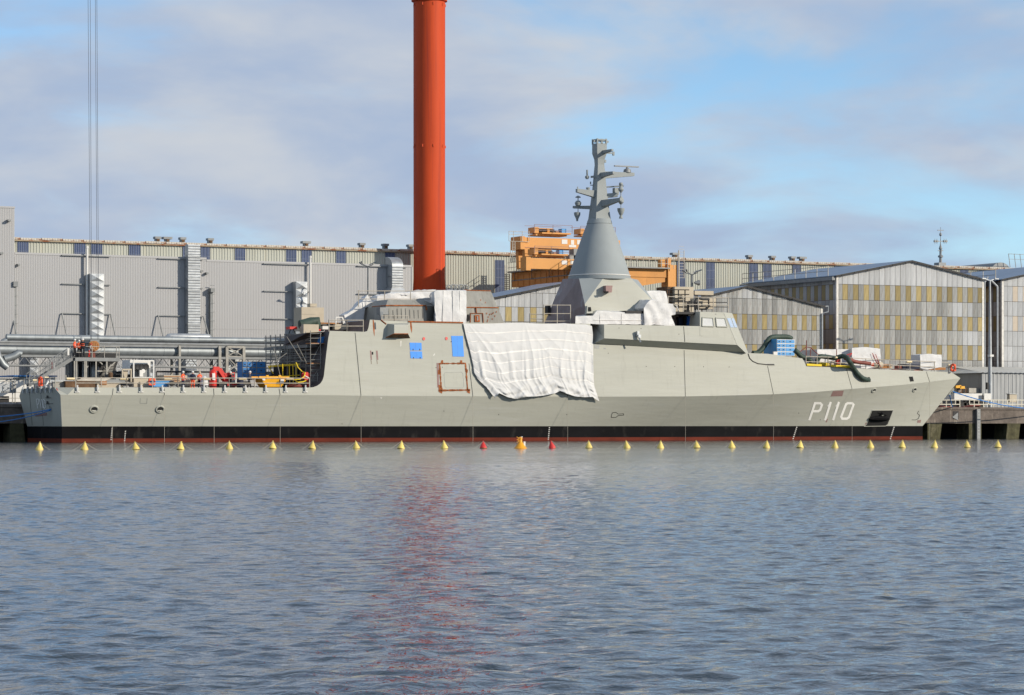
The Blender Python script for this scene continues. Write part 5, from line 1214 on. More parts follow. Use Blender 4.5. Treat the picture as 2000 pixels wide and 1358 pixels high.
# ---------------------------------------------------------------- people
HI = m_orange
def person(px, py, Y, label, jacket, trousers, helmet=m_paint, face=0.0, pose='stand', vest=None, h=1.74, base_z=None):
    base = P(px, py, Y); base.z = base_z if base_z is not None else base.z
    s = h/1.74; lean = {'stand': 0, 'lean': .22, 'walk': .06}[pose]
    st_ = .20 if pose == 'walk' else .05
    J = {'pel': (0, 0, .95, .15), 'wst': (0, -lean*.35, 1.13, .145), 'chs': (0, -lean*.8, 1.34, .175), 'nck': (0, -lean, 1.49, .065), 'hd0': (0, -lean*1.15-.01, 1.58, .085), 'hd1': (0, -lean*1.2-.01, 1.68, .095), 'nos': (0, -lean*1.2-.10, 1.60, .03)}
    E = [('pel', 'wst'), ('wst', 'chs'), ('chs', 'nck'), ('nck', 'hd0'), ('hd0', 'hd1'), ('hd0', 'nos')]
    for sd, sg in (('l', -1), ('r', 1)):
        fy = -st_*sg
        J.update({'hip'+sd: (sg*.10, 0, .88, .11), 'kne'+sd: (sg*.12, fy*.5-.03, .50, .08), 'ank'+sd: (sg*.13, fy+.02, .10, .055), 'toe'+sd: (sg*.15, fy-.13, .04, .045),
                  'sho'+sd: (sg*.20, -lean*.85, 1.40, .08), 'elb'+sd: (sg*.27, -lean*.8+.04, 1.13, .06)})
        J['wri'+sd] = (sg*.25, -lean-.20, 1.02, .042) if pose != 'lean' else (sg*.17, -lean-.32, 1.10, .042)
        J['han'+sd] = (J['wri'+sd][0]-sg*.03, J['wri'+sd][1]-.09, J['wri'+sd][2]-.03, .045); J['thu'+sd] = (J['wri'+sd][0]-sg*.07, J['wri'+sd][1]-.06, J['wri'+sd][2]+.02, .018)
        E += [('pel', 'hip'+sd), ('hip'+sd, 'kne'+sd), ('kne'+sd, 'ank'+sd), ('ank'+sd, 'toe'+sd), ('chs', 'sho'+sd), ('sho'+sd, 'elb'+sd), ('elb'+sd, 'wri'+sd), ('wri'+sd, 'han'+sd), ('wri'+sd, 'thu'+sd)]
        for q in range(4):
            J['f%d%s' % (q, sd)] = (J['han'+sd][0]+(q-1.5)*.024, J['han'+sd][1]-.085+abs(q-1.3)*.012, J['han'+sd][2]-.03, .011); E.append(('han'+sd, 'f%d%s' % (q, sd)))
    ks = list(J); me = bpy.data.meshes.new('body'); me.from_pydata([tuple(c*s for c in J[k][:3]) for k in ks], [(ks.index(a), ks.index(b_)) for a, b_ in E], [])
    o = bpy.data.objects.new('body', me); C.objects.link(o); md = o.modifiers.new('s', 'SKIN'); sv = me.skin_vertices[0].data
    for k, q in zip(ks, sv): q.radius = (J[k][3]*s*(1.15 if k in ('chs', 'wst', 'pel') else 1), J[k][3]*s*(.8 if k in ('chs', 'wst', 'pel') else 1))
    sv[0].use_root = True; o.modifiers.new('u', 'SUBSURF').levels = 1
    dg = bpy.context.evaluated_depsgraph_get(); ev = bpy.data.meshes.new_from_object(o.evaluated_get(dg)); bpy.data.objects.remove(o)
    for m_ in (jacket, trousers, m_skin, m_dark): ev.materials.append(m_)
    hands = [V(*J[k][:3])*s for k in ('hanl', 'hanr')]
    for p in ev.polygons:
        c = p.center/s; p.use_smooth = True
        p.material_index = 3 if c.z < .09 else 2 if (c.z > 1.51 or min((p.center-hh).length for hh in hands) < .105*s) else 1 if c.z < .93 and abs(c.x) < .23 else 0
    t = thing('person', label, 'person', base, None); t.rotation_euler = (0, 0, face)
    b_ = bpy.data.objects.new('body', ev); C.objects.link(b_); b_.parent = t
    hc = V(J['hd1'][0], J['hd1'][1], 1.655)*s
    hm = MB().lathe(hc, [(.155*s, 0), (.15*s, .015), (.125*s, .02), (.12*s, .07*s), (.085*s, .125*s), (.03*s, .148*s), (0, .15*s)], 14).build('helmet', helmet, None, True); hm.parent = t
    if vest:
        m = MB()
        for z_, r_ in ((1.08, .185), (1.25, .2)): m.lathe((0, -lean*.5, z_*s), [(r_*s, 0), (r_*s, .05*s)], 12)
        v_ = m.build('reflective_band', vest, None, True); v_.scale = (1, .78, 1); v_.parent = t
    return t
PLZ = P(190, 699, 267).z
person(146, 690, 266.5, 'worker in orange jacket and white helmet at the top of the gangway', HI, m_dark, face=.9, base_z=PLZ+.02, vest=m_galv)
person(154.5, 690, 267.4, 'worker in orange vest half hidden between two others on the platform', HI, m_dark, face=-.4, base_z=PLZ+.02, h=1.68)
person(161.5, 690, 266.6, 'person in black jacket with orange sleeve flashes on the platform', m_dark, m_dark, face=2.9, base_z=PLZ+.02, h=1.8, vest=HI)
person(174, 690, 267.2, 'person in pale vest bending beside the wooden cable reel', m_galv, m_redp, m_redp, face=1.2, pose='lean', base_z=PLZ+.02, h=1.35)
person(357.5, 757, 253.6, 'worker in orange jacket and navy trousers, leftmost on deck', HI, m_navy, face=.6, base_z=Dz-.08, vest=m_galv)
person(376.5, 757, 253.3, 'worker in navy jacket and orange trousers with white helmet', m_navy, HI, face=2.8, base_z=Dz-.08)
person(390, 757, 254.6, 'worker in orange jacket standing left of the red gas cylinders', HI, m_navy, m_beige, face=.3, base_z=Dz-.08, vest=m_galv)
person(450, 757, 253.6, 'person in black clothes and white helmet right of the red lift arm', m_dark, m_dark, face=1.6, base_z=Dz-.08)
person(486.5, 757, 253.4, 'person in dark overalls walking between blue drum and yellow skip', m_grey, m_grey, face=1.3, pose='walk', base_z=Dz-.08, h=1.8)

# ---------------------------------------------------------------- aft deck gear
DY = 255.5
sk = thing('rubbish_skip', 'bright yellow tapered skip on the aft deck', 'skip', P(535, 757, 252.5))
a, b_, c_, d_ = P(508, 737.5, 252), P(562, 738, 252), P(549, 757, 252.2), P(521, 757, 252.2)
MB().prism([a, b_, c_, d_], (0, 1.9, 0)).build('body', m_skip, sk)
MB().box((a.x-.12, 251.9, a.z-.05), (b_.x+.12, 251.99, a.z+.12)).box((a.x-.12, 253.95, a.z-.05), (b_.x+.12, 254.05, a.z+.12)).build('rim', m_skip, sk)
m = MB()
for px in (522, 546.5): m.cbox(P(px, 736, 251.93), .25, .12, .3)
m.build('lifting_lug', m_skip, sk); MB().prism([P(512, 739.5, 251.94), P(518, 739.5, 251.94), P(517.5, 743.5, 251.94), P(513, 743, 251.94)], (0, -.02, 0)).prism([P(547, 741, 251.96), P(555, 741, 251.96), P(554, 748, 251.96), P(548, 748, 251.96)], (0, -.02, 0)).build('sign_plate', m_paint, sk)
MB().add([P(526, 737, 252.6), P(534, 734, 252.8), P(542, 736.5, 252.6), P(534, 736, 253.6)], [(0, 1, 2, 3)]).build('rubble', m_galvd, sk)
# red gas bottle rack
gb = thing('gas_tank', 'upright red tank on a skid between the deck workers', 'tank', P(416, 757, 253))
c = P(416, 757, 253); r = 7.3*mpp(416, 253); zt = P(416, 724, 253).z
MB().lathe((c.x, c.y, 0), [(r*.9, Dz), (r, Dz+.1), (r, zt-.2), (r*.7, zt), (r*.3, zt+.1)], 18).build('shell', m_redp, gb, True)
MB().prism([P(414.5, 729, 252.55), P(420, 729.5, 252.55), P(420.5, 743, 252.55), P(415, 742, 252.55)], (0, -.02, 0)).build('sign_plate', m_paint, gb); MB().cbox((c.x, c.y, Dz+.05), 1.2, 1.2, .1).build('skid', m_blk, gb)
lf = thing('boom_lift', 'red articulated boom lift folded on the aft deck', 'lift', P(438, 757, 254))
m = MB(); pts = [P(416, 720, 254), P(428, 721, 254), P(447, 751, 254)]
m.bar(pts[0], pts[1], .28, .4).bar(pts[1], pts[2], .32, .4).bar(P(425, 727, 254.3), P(443, 752, 254.3), .2, .3).build('boom', m_redp, lf)
MB().prism([P(438, 730, 253.8), P(452, 727, 253.8), P(454, 736, 253.8), P(444, 741, 253.8)], (0, .7, 0)).cbox(P(447, 752, 254), 1.3, 1.0, .35).build('turret', m_redp, lf)
m = MB()
for px in (432, 440, 454): m.lathe(P(px, 755, 253.6), [(.02, 0), (.3, .01), (.3, .25), (.02, .26)], 12, 'y')
m.build('wheel', m_blk, lf); m = MB()
for px in (451, 458): m.bar(P(px, 728, 254), P(px, 742, 254), .05)
for y in (728, 735, 742): m.bar(P(451, y, 254), P(459, y, 254), .05)
m.build('basket', m_redp, lf)
# blue cabinet stacks
def cabinet(label, l_, r_, t_, b__, Y, dep, cols, rows, m_p, m_f, fr=.055):
    a, b_ = P(l_, t_, Y), P(r_, b__, Y); t = thing('cabinet', label, 'cabinet', (a.x, Y, b_.z), 'blue panelled cabinets'); wx = b_.x-a.x; hz_ = a.z-b_.z
    MB().box((a.x, Y, b_.z), (b_.x, Y+dep, a.z)).build('body', m_f, t)
    MB().add([V(a.x-.005, Y+.05, b_.z+.05), V(a.x-.005, Y+dep-.05, b_.z+.05), V(a.x-.005, Y+dep-.05, a.z-.05), V(a.x-.005, Y+.05, a.z-.05)], [(0, 1, 2, 3)]).build('side_panel', m_p, t)
    z0 = 0
    for i in range(rows):
        x0 = 0
        for w_ in cols:
            xa = a.x+(x0+fr*.35)*wx; xb = a.x+(x0+w_-fr*.35)*wx; za = a.z-hz_*(i/rows)-.05; zb = a.z-hz_*((i+1)/rows)+.05; x0 += w_
            pn = MB().box((xa, Y-.035, zb), (xb, Y-.003, za)).build('drawer_panel', m_p, t)
            MB().cbox(((xa+xb)/2, Y-.045, (za+zb)/2), .16, .018, .09).build('handle', m_blk, pn)
    return t
cabinet('dull blue drawer cabinet behind the person in dark overalls', 474, 519, 706, 742, 258, 1.5, (.18, .22, .2, .4), 3, m_blue2, m_steel)
cabinet('bright blue drawer cabinet with white frame on the foredeck', 1517.5, 1552, 663, 695.5, 253.2, 1.6, (.24, .24, .52), 4, m_bluelt, m_paint)
o = MB().prism([P(1506, 664, 254.4), P(1517, 662, 253.2), P(1517, 694, 253.2), P(1506, 693, 254.4)], (.02, 1.5, 0)).build('cabinet_side', m_bluelt, bpy.data.objects['cabinet.001'])
MB().box(P(1511, 687, 253.0), P(1516.8, 694, 253.19)).build('switch_box', m_paint, bpy.data.objects['cabinet.001'])
c = P(469, 757, 253); o = MB().lathe((c.x, c.y, Dz), [(.3, 0), (.32, .03), (.32, 1.0), (.3, 1.03), (0, 1.05)], 16).build('drum', m_navy, None, True); tag(o, 'dark blue drum standing beside the walking worker', 'drum'); MB().cbox(P(478, 750, 253.2), .7, .6, .5).build('base_box', m_blk, o)
# white machine with four round inlets
wm = thing('ventilation_unit', 'white skid machine with four black round inlets in a white frame', 'machine', P(275, 757, 256))
a, b_ = P(254, 703, 256.3), P(294, 722.5, 256.3); MB().box((a.x, 256.3, b_.z), (b_.x, 258.6, a.z)).build('casing', m_paint, wm)
for px in (262, 270, 278, 286): MB().lathe(P(px, 716.5, 256.0), [(0, 0), (.20, .001), (.27, -.02), (.27, .35)], 16, 'y').build('inlet', m_blk, wm, True)
m = MB()
for px in (261, 300): 
    for YY in (255.7, 258.8): q = P(px, 704.5, 255.7); m.bar((q.x, YY, q.z), (q.x, YY, Dz+1.0), .12)
q, q2 = P(261, 704.5, 255.7), P(300, 704.5, 255.7)
for YY in (255.7, 258.8):
    for z_ in (q.z, P(270, 738, 255.7).z): m.bar((q.x, YY, z_), (q2.x, YY, z_), .13)
m.build('frame', m_paint, wm); MB().box(P(273, 723, 255.9), P(277.5, 736, 256.2)).lathe(P(280, 725, 255.9), [(0, 0), (.2, .01), (.2, .3)], 14, 'y').build('fan_box', m_paint, wm)
MB().box(P(262, 722, 256.5), P(272, 738, 257.8)).cbox(P(284, 728, 256.5), .8, .6, .9).build('motor_block', m_steel, wm); MB().cbox(P(278, 747, 256.4), 2.2, 1.5, .9).cbox(P(276, 754, 255.5), .25, .25, .8).build('skid', m_beige, wm)
o = MB().bar(P(239, 722, 255.8), P(239, 746, 255.8), .12).bar(P(256, 722, 255.8), P(256, 746, 255.8), .12).bar(P(239, 722, 255.8), P(257, 722, 255.8), .14).prism([P(240, 724, 256), P(250, 724, 256), P(247, 746, 256), P(244, 742, 256)], (0, .5, 0)).build('davit_frame', m_beige); tag(o, 'cream tubular davit frame left of the white machine', 'frame')
o = MB().box(P(226, 724, 257.5), P(242, 731, 258.5)).box(P(218, 731, 257), P(246, 746, 259)).build('engine_block', m_blk); tag(o, 'dark engine block on deck below the steel staircase', 'machine'); MB().box(P(228, 724, 257.3), P(238, 726, 257.5)).build('cover', m_galv, o)
bmz = thing('steel_beam', 'rusty brown steel beams lying along the aft deck edge', 'beams', P(160, 752, 252.8))
for k, (pl, pr, y, mt_) in enumerate(((128, 186, 749.5, m_rustd), (104, 130, 750.5, m_galvd), (190, 240, 753, m_beige), (150, 226, 746, m_beige))):
    q, q2 = P(pl, y, 252.6+.5*k), P(pr, y, 252.6+.5*k); MB().box((q.x, q.y, Dz-.05), (q2.x, q.y+.4, q.z+.18)).build('beam', mt_, bmz)
    MB().box((q.x-.05, q.y-.06, q.z+.181), (q2.x+.05, q.y+.5, q.z+.24)).build('flange', mt_, bmz)
o = MB().box(P(93, 742, 256), P(131, 750, 258)).build('covered_crate', m_galv); tag(o, 'grey covered crate near the transom corner', 'crate'); MB().tube([P(88, 757, 253), P(96, 742, 253.4)], .09, 6).build('strap', m_paint, o)
o = MB().box(P(300, 744, 254.5), P(328, 756, 256)).build('deck_box', m_bluelt); tag(o, 'pale blue deck box right of the lifebuoy', 'box'); MB().box(P(299, 743, 254.4), P(329, 744.4, 256.1)).build('lid', m_paint, o)
o = MB().box(P(320, 733, 257), P(352, 748, 259)).build('pallet_stack', m_beige); tag(o, 'beige crate stack left of the first deck worker', 'crates')
for i in range(4): MB().box(P(320.5, 735+3.4*i, 256.9), P(351.5, 736.5+3.4*i, 256.98)).build('slat', m_wood, o)
o = MB().box(P(330, 747, 254), P(345, 756, 254.8)).build('pump_unit', m_steel); tag(o, 'small grey pump unit on deck left of the first worker', 'pump'); MB().lathe(P(337, 749, 253.9), [(0, 0), (.25, .01), (.25, .2)], 12, 'y').build('flywheel', m_blk, o)
o = MB().lathe(P(399, 757, 253)+V(0, 0, 0), [(.35, 0), (.4, .3), (.32, .9), (.15, 1.05), (0, 1.1)], 12).build('white_sack', m_white2, None, True); tag(o, 'white sack standing between the orange worker and the red tank', 'sack'); 
o = MB().lathe(P(368, 757, 254), [(.3, 0), (.38, .25), (.3, .7), (.1, .85), (0, .86)], 12).build('white_sack', m_beige, None, True); tag(o, 'pale sack on deck between the first two workers', 'sack')
o = MB().box(P(206, 741, 254), P(226, 752, 255)).cbox(P(233, 748, 254.4), .9, .7, .9).build('pump_skid', m_steel); tag(o, 'grey pump skid on deck below the tube lamp at the stairs', 'pump'); MB().lathe(P(216, 739, 254.5), [(0, -.1), (.22, 0), (.22, .5), (0, .6)], 12).build('filter_pot', m_rustd, o, True)
o = MB()
for k in range(7): o.tube([P(150+k*2, 744-k*.9, 253.6+.1*k), P(205+k*2, 744.6-k*.9, 253.6+.1*k)], .06, 5)
o = o.build('tube_stack', m_rail); tag(o, 'stack of scaffold tubes lying behind the rusty beams', 'tubes'); MB().box(P(160, 745, 253.5), P(163, 752, 255)).build('trestle', m_wood, o); MB().box(P(196, 745, 253.5), P(199, 752, 255)).build('trestle', m_wood, o)
o = MB()
for k in range(4): o.torus(P(247, 752-k, 253.2), .48-.03*k, .08, 'z', 16, 5)
o = o.build('hose_coil', m_blk, None, True); tag(o, 'black hose coiled on deck left of the white machine', 'hose')
o = MB().box(P(428, 747, 252.6), P(440, 757, 253.2)).build('tool_chest', m_blk); tag(o, 'black tool chest on deck right of the red tank', 'chest'); MB().box(P(427.6, 746, 252.55), P(440.4, 747.2, 253.25)).build('lid', m_steel, o)
o = MB().box(P(520, 726, 258.4), P(546, 742, 259.6)).build('grey_cabinet', m_steel); tag(o, 'grey cabinet in the shade between blue drawers and scaffold', 'cabinet'); MB().box(P(522, 728, 258.36), P(532, 741, 258.39)).build('door', m_galv, o)
o = MB().tube([P(340, 752, 252.4), P(360, 755, 252.3), P(392, 753, 252.6), P(430, 756, 252.2), P(470, 753, 252.5), P(505, 756, 252.3)], .05, 5).build('deck_cable', m_blk); tag(o, 'black cable snaking along the deck past the workers', 'cable')
# hose reel and yellow hose
hr = thing('hose_reel', 'red hose reel on a red post at the foot of the scaffold', 'hose reel', P(597, 757, 252))
c = P(597, 735, 252); MB().lathe(c, [(.12, -.25), (.38, -.25), (.40, -.2), (.3, -.19), (.3, .15), (.40, .16), (.38, .2), (.1, .2)], 20, 'y').build('drum', m_redp, hr, True); MB().box(P(601, 742, 252.2), P(605, 758, 252.4)).build('post', m_redp, hr); MB().bar(P(595, 734, 251.7), P(603, 738, 251.7), .08).build('crank', m_paint, hr)
o = MB().tube([P(578, 708, 252.5), P(582, 718, 252.4), P(590, 726, 252.3), P(596, 728, 251.7), P(594, 736, 251.6), P(586, 741, 251.6), P(574, 742, 251.6), P(582, 747, 251.6), P(592, 746, 251.6), P(598, 743.5, 251.6)], .055, 6).build('air_hose', m_lime, None, True); tag(o, 'yellow air hose hanging in loops from the red reel', 'hose')
o = MB()
for k in range(4): o.torus(P(577, 755-k*.8, 253), .8-.06*k, .1, 'z', 20, 6)
o = o.build('coiled_hose', m_hoser, None, True); tag(o, 'dark red hose coiled on deck right of the yellow skip', 'hose')
# scaffold in the recess
sc = thing('scaffold', 'dense tube scaffold with boarded platforms in the aft deck recess', 'scaffold', P(590, 757, 253))
def std(px, y0, y1, Y, r=.035): return MB().tube([P(px, y0, Y), P(px, y1, Y)], r, 5)
for px, y0, Y in ((606.5, 646, 251.6), (626, 650, 251.5), (639, 650, 252.4), (597, 650, 254), (561, 660, 255.5), (580, 652, 256), (620, 728, 251.4), (627, 735, 251.4), (590, 735, 253.4)): std(px, y0, 757, Y).build('standard', m_galvd, sc)
m = MB()
for y in (652, 661, 672, 692.5, 703, 711.5, 723, 734, 744, 754): m.tube([P(606, y, 251.6), P(628, y-.3, 251.6)], .032, 5)
for y in (661, 684, 692, 703): m.tube([P(520, y+8, 261), P(606, y, 253)], .03, 5)
for k in range(9): m.tube([P(520+k*9.5, 655-k*.6, 260-k*.5), P(520+k*9.5, 738, 260-k*.5)], .028, 5)
for y in (656, 662, 668, 700, 706, 712, 718): m.tube([P(516, y+3, 260), P(600, y, 255)], .026, 5)
for q in (((606, 712), (626, 672)), ((606, 745), (626, 715)), ((560, 658), (590, 705)), ((580, 672), (600, 712)), ((535, 680), (548, 738)), ((525, 715), (560, 690)), ((628, 672), (639, 668)), ((626, 717), (632, 711))): m.tube([P(*q[0], 252.2), P(*q[1], 252.2)], .035, 5)
for px, Y in ((519, 262), (528, 261), (538, 260), (547, 259), (556, 258), (566, 257), (576, 256), (586, 255), (597, 254)): m.tube([P(px, 647+(606-px)*.10, Y), P(px+1, 752, Y)], .04, 5)
for y in (657, 665, 683, 690, 698, 706, 715): m.tube([P(518, y+4, 261.5), P(560, y+1.5, 257.6), P(606, y, 252.6)], .035, 5)
for k in range(6): m.tube([P(522+13*k, 738, 261-.9*k), P(534+13*k, 682, 260-.9*k)], .03, 5)
m.build('braces', m_galvd, sc)
for y, l_, r_, Y in ((671.5, 606, 639, 251.6), (710.5, 606, 633, 251.6)): 
    q, q2 = P(l_, y, Y), P(r_, y, Y); MB().box((q.x, Y, q.z), (q2.x, Y+1.2, q.z+.08)).build('platform_board', m_wood, sc)
for k in range(10): MB().bar(P(608, 716+k*3.2, 251.8), P(614, 716+k*3.2, 251.8), .04).build('rung', m_hoser if k in (1, 4) else m_galvd, sc)
MB().bar(P(632.5, 690, 251.5), P(631.5, 711, 251.5), .08).build('handrail', m_copper, sc)
q, q2, q3, q4 = P(516, 679, 263), P(600, 673, 253), P(640, 672, 253), P(620, 676, 263)
MB().prism([q, q2, q3+V(0, 0, 0), q4], (0, 0, -.3)).build('working_platform', m_steel, sc)
MB().prism([P(560, 657, 255), P(600, 650, 252.5), P(643, 648, 252.2), P(640, 672, 252.2), P(556, 674, 255)], (0, .2, 0)).build('shaded_primer_wall', m_bulk, sc)  # primed wall with the recess shade in its dark colour
o = MB().prism([P(623, 659, 251.9), P(636, 657, 251.9), P(633, 671, 251.9), P(620, 670, 251.9)], (0, .06, 0)).build('blue_tarpaulin', m_blue2); tag(o, 'small blue tarpaulin hung on the scaffold top', 'tarpaulin')
yl = MB()
for px in (552, 565, 572, 578): yl.tube([P(px, 711, 254.5), P(px+1, 754, 254.5)], .05, 5)
for y in (712, 714, 734): yl.tube([P(524, y+3, 256), P(585, y-1, 254.5)], .045, 5)
yl.tube([P(524, 716, 256), P(534, 730, 256)], .05, 5)
o = yl.build('yellow_scaffolding', m_lime); tag(o, 'thin yellow access frame standing inside the dark scaffold', 'frame')
o = MB().cbox(P(570, 738, 257), 3.4, 1.2, 2.3).cbox(P(545, 745, 257.5), 1.6, 1.0, 1.2).cbox(P(537, 735, 258), .5, .5, .8).build('compressor', m_blk); tag(o, 'black compressor in the shade behind the yellow skip', 'machine')
# things on the upper deck aft
o = MB().tube([P(585, 634, 256), P(596, 633, 256), P(608, 629.5, 256), P(618, 627.5, 256), P(619, 638, 256)], [.42, .5, .5, .5, .4], 12).build('ventilation_hose', m_hose, None, True); tag(o, 'thick dark green ventilation hose on the upper aft deck', 'hose')
o = MB().box(P(589, 600, 258), P(617.5, 648, 260)).box(P(606, 593, 258.2), P(613, 600, 259)).build('beige_cabinet', m_beige); tag(o, 'tall beige box cabinet with rust stain behind the scaffold top', 'cabinet')
MB().box(P(589.5, 614, 257.97), P(617, 614.4, 257.999)).build('panel_joint', m_steel, o)
o = MB().cbox(P(604, 643, 255.5), 1.6, 1, .9).build('fuel_tank', m_beige); tag(o, 'small cream tank below the green hose', 'tank'); MB().bar(P(604, 637, 255.2), P(617, 646, 255.2), .3).bar(P(610, 643, 255.1), P(626, 645, 255.1), .15).build('red_bracket', m_redp, o)
o = MB().box(P(566, 638, 256), P(573, 644, 257)).build('control_box', m_redp); tag(o, 'small red control box left of the crossed duct base', 'box'); MB().bar(P(564, 652, 256.4), P(571, 636, 256.4), .08).bar(P(576, 652, 256.4), P(571, 636, 256.4), .08).build('stand', m_blk, o)
gn = thing('generator_set', 'small white framed generator on the upper deck beside the railing', 'generator', P(665, 646, 256))
MB().box(P(654, 633, 256), P(672, 645, 257.2)).build('engine', m_beige, gn); m = MB()
for px in (656, 669): m.bar(P(px, 620, 255.9), P(px+(2 if px > 660 else 0), 633, 255.9), .09)
m.bar(P(656, 620, 255.9), P(669, 620, 255.9), .1).bar(P(668, 620, 255.9), P(674, 633, 255.9), .12).build('roll_frame', m_paint, gn)
o = MB().box(P(627, 630, 256.5), P(653, 633.5, 257.5)).build('timber_bundle', m_wood); tag(o, 'bundle of pale boards lying on the upper aft deck', 'boards'); MB().box(P(631, 633.6, 256.6), P(650, 645, 257.4)).build('crate', m_blk, o)
o = MB().box(P(630, 637, 255.8), P(638, 644, 256.4)).build('white_carton', m_paint); tag(o, 'white carton on the upper deck behind the railing', 'carton'); MB().box(P(629.6, 636.4, 255.75), P(638.4, 637.2, 256.45)).build('lid', m_galv, o)
o = MB()
for k in range(3): o.torus(P(706, 642-k, 254.5), .5, .08, 'y', 16, 6)
o = o.tube([P(700, 638, 254.3), P(711, 647, 254.3)], .14, 6).build('red_hose_coil', m_hoser, None, True); tag(o, 'coiled red hose beside the step of the upper deck', 'hose')

# ---------------------------------------------------------------- gangway platform on the quay
gp = thing('gangway_platform', 'steel access platform with stairs and gangway down to the stern', 'gangway', P(190, 757, 267))
YG = 266.6; a, b_ = P(147, 693, YG), P(234, 693, YG)
MB().box((a.x, YG, PLZ-.35), (b_.x, YG+3, PLZ)).build('platform_deck', m_steel, gp)
for px in (146, 150, 166, 169, 188, 209):
    for YY in (YG+.1, YG+2.8): q = P(px, 700, YG); MB().bar((q.x, YY, QZ), (q.x, YY, PLZ-.35), .13).build('leg', m_galvd, gp)
m = MB()
for px in (147, 163, 180, 204, 228, 232.5): q = P(px, 693, YG+.05); m.bar((q.x, q.y, PLZ), (q.x, q.y, PLZ+1.1), .06)
for f in (.5, 1.1): m.bar((a.x, YG+.05, PLZ+f), (b_.x, YG+.05, PLZ+f), .05); m.bar((b_.x, YG+.05, PLZ+f), (b_.x, YG+3, PLZ+f), .05)
m.bar(P(192, 690, YG+.1), P(204, 675, YG+.1), .06); m.build('handrail', m_galvd, gp)
m = MB()
for q in (((188, 700), (200, 712)), ((232, 700), (217, 715)), ((205, 733), (217, 712)), ((190, 725), (200, 725)), ((166, 722), (172, 715))): m.bar(P(*q[0], YG+.2), P(*q[1], YG+.2), .11)
m.build('brace', m_galvd, gp)
for k in range(11):
    l_, r_ = lerp(206, 198, k/10), lerp(226, 218, k/10); y = 703+k*3.0; q, q2 = P(l_, y, YG+.9), P(r_, y, YG+.9); MB().box((q.x, q.y, q.z), (q2.x, q.y+.9, q.z+.055)).build('stair_tread', m_galvd, gp)
MB().bar(P(204, 701, YG+.88), P(196, 734, YG+.88), .08, .3).bar(P(229, 701, YG+1.0), P(218, 734, YG+1.0), .08, .3).build('stringer', m_blk, gp)
g0, g1 = P(147, 697, YG+.5), P(58, 752, 263.5)
m = MB(); wv = V(0, 1.0, 0)
for o_ in (V(0, 0, 0), wv): m.bar(g0+o_, g1+o_, .1, .35)
m.build('gangway_floor', m_steel, gp); m = MB()
for o_ in (V(0, 0, 0), wv):
    for f in (.55, 1.1): m.bar(g0+o_+V(0, 0, f), g1+o_+V(0, 0, f), .05)
    for k in range(11): q = g0.lerp(g1, k/10)+o_; m.bar(q, q+V(0, 0, 1.1), .05)
m.build('gangway_rail', m_steel, gp)
MB().prism([g0+V(0, .5, .1), g1+V(0, .5, .1), g1+V(0, .55, .1), g0+V(0, .55, .1)], (0, .0, .06)).build('gangway_tread', m_galvd, gp)
m = MB()
for k in range(34): q = g0.lerp(g1, .01+k/34*.64)+V(0, -.04, .12); m.bar(q, q+V(0, 0, .9), .035)
m.build('mesh_screen', m_steel, gp)
for px, y, w_, mt_ in ((133.5, 687, 1.8, m_paint), (101, 714.5, 1.6, m_redp), (105, 716, 2.6, m_winc)): 
    q = P(px, y, 265.4); MB().cbox(q, w_*.06*1.6, .02, .7).build('notice_board', mt_, gp)
c = P(183, 676, YG+1.4); o = MB().lathe((c.x, c.y-.3, c.z), [(0, 0), (.5, .0), (.5, .08), (.25, .081), (.25, .5), (.5, .501), (.5, .58), (0, .581)], 24, 'y').build('cable_reel', m_wood, None, True); tag(o, 'round wooden cable reel standing on the gangway platform', 'cable reel')
for k in range(5): MB().cbox((c.x-.36+k*.18, c.y-.33, c.z), .14, .03, .9-.25*abs(k-2)).build('flange_plank', m_wood, o)
MB().bar(c+V(0, 0, -.5), V(c.x, c.y, PLZ), .25).build('stand', m_hoser, o)
# quay clutter under and around the platform
o = MB().box(P(-60, 741, 270), P(43, 786, 274)).build('site_cabin', m_paint); tag(o, 'white site cabin on the quay left of the stern', 'cabin')
MB().box(P(-60, 739.5, 269.8), P(46, 741.4, 274.2)).build('roof_edge', m_steel, o)
o = MB().box(P(48, 737, 272), P(86, 786, 276)).build('site_cabin', m_paint); tag(o, 'second white cabin with blue roof behind the transom', 'cabin'); MB().box(P(23, 733, 271.6), P(84, 737.4, 276.4)).build('blue_roof', m_blue2, o)
cb = thing('control_cabinet', 'grey control cabinet on a tube frame at the quay edge, far left', 'cabinet', P(15, 785, 266))
MB().box(P(-4, 750, 266), P(27, 768, 266.8)).build('box', m_galv, cb); m = MB()
for px in (-2, 24.5, 29.5): m.bar(P(px, 745, 265.8), P(px, 787, 265.8), .08)
m.bar(P(-30, 745, 265.8), P(30, 745, 265.8), .08).bar(P(-30, 778, 265.8), P(50, 778, 265.8), .06).bar(P(30, 766, 265.8), P(50, 768, 265.8), .06); m.build('frame', m_galvd, cb)
for px in (7, 16): MB().prism([P(px-1.3, 757, 265.96), P(px+1.3, 757, 265.96), P(px, 760, 265.96)], (0, .02, 0)).build('warning_triangle', m_blk, cb)
MB().prism([P(20, 753, 265.95), P(24, 753, 265.95), P(24, 758, 265.95), P(20, 758, 265.95)], (0, .03, 0)).build('notice', m_paint, cb); MB().box(P(0, 774, 266), P(12, 786, 267)).build('plinth', m_blk, cb)
MB().box(P(3, 764, 265.94), P(11, 767.5, 265.99)).box(P(12.5, 764, 265.94), P(18, 767.5, 265.99)).build('socket_row', m_steel, cb)
o = MB().cbox(P(178, 725, 271), 4.5, 2, 3.6).build('transformer', m_blk); tag(o, 'dark transformer block standing under the platform', 'machine')
for k in range(7): MB().bar(P(162+k*5, 705, 269.5), P(161.5+k*5, 745, 269.5), .12).build('cooling_pipe', m_galv, o)
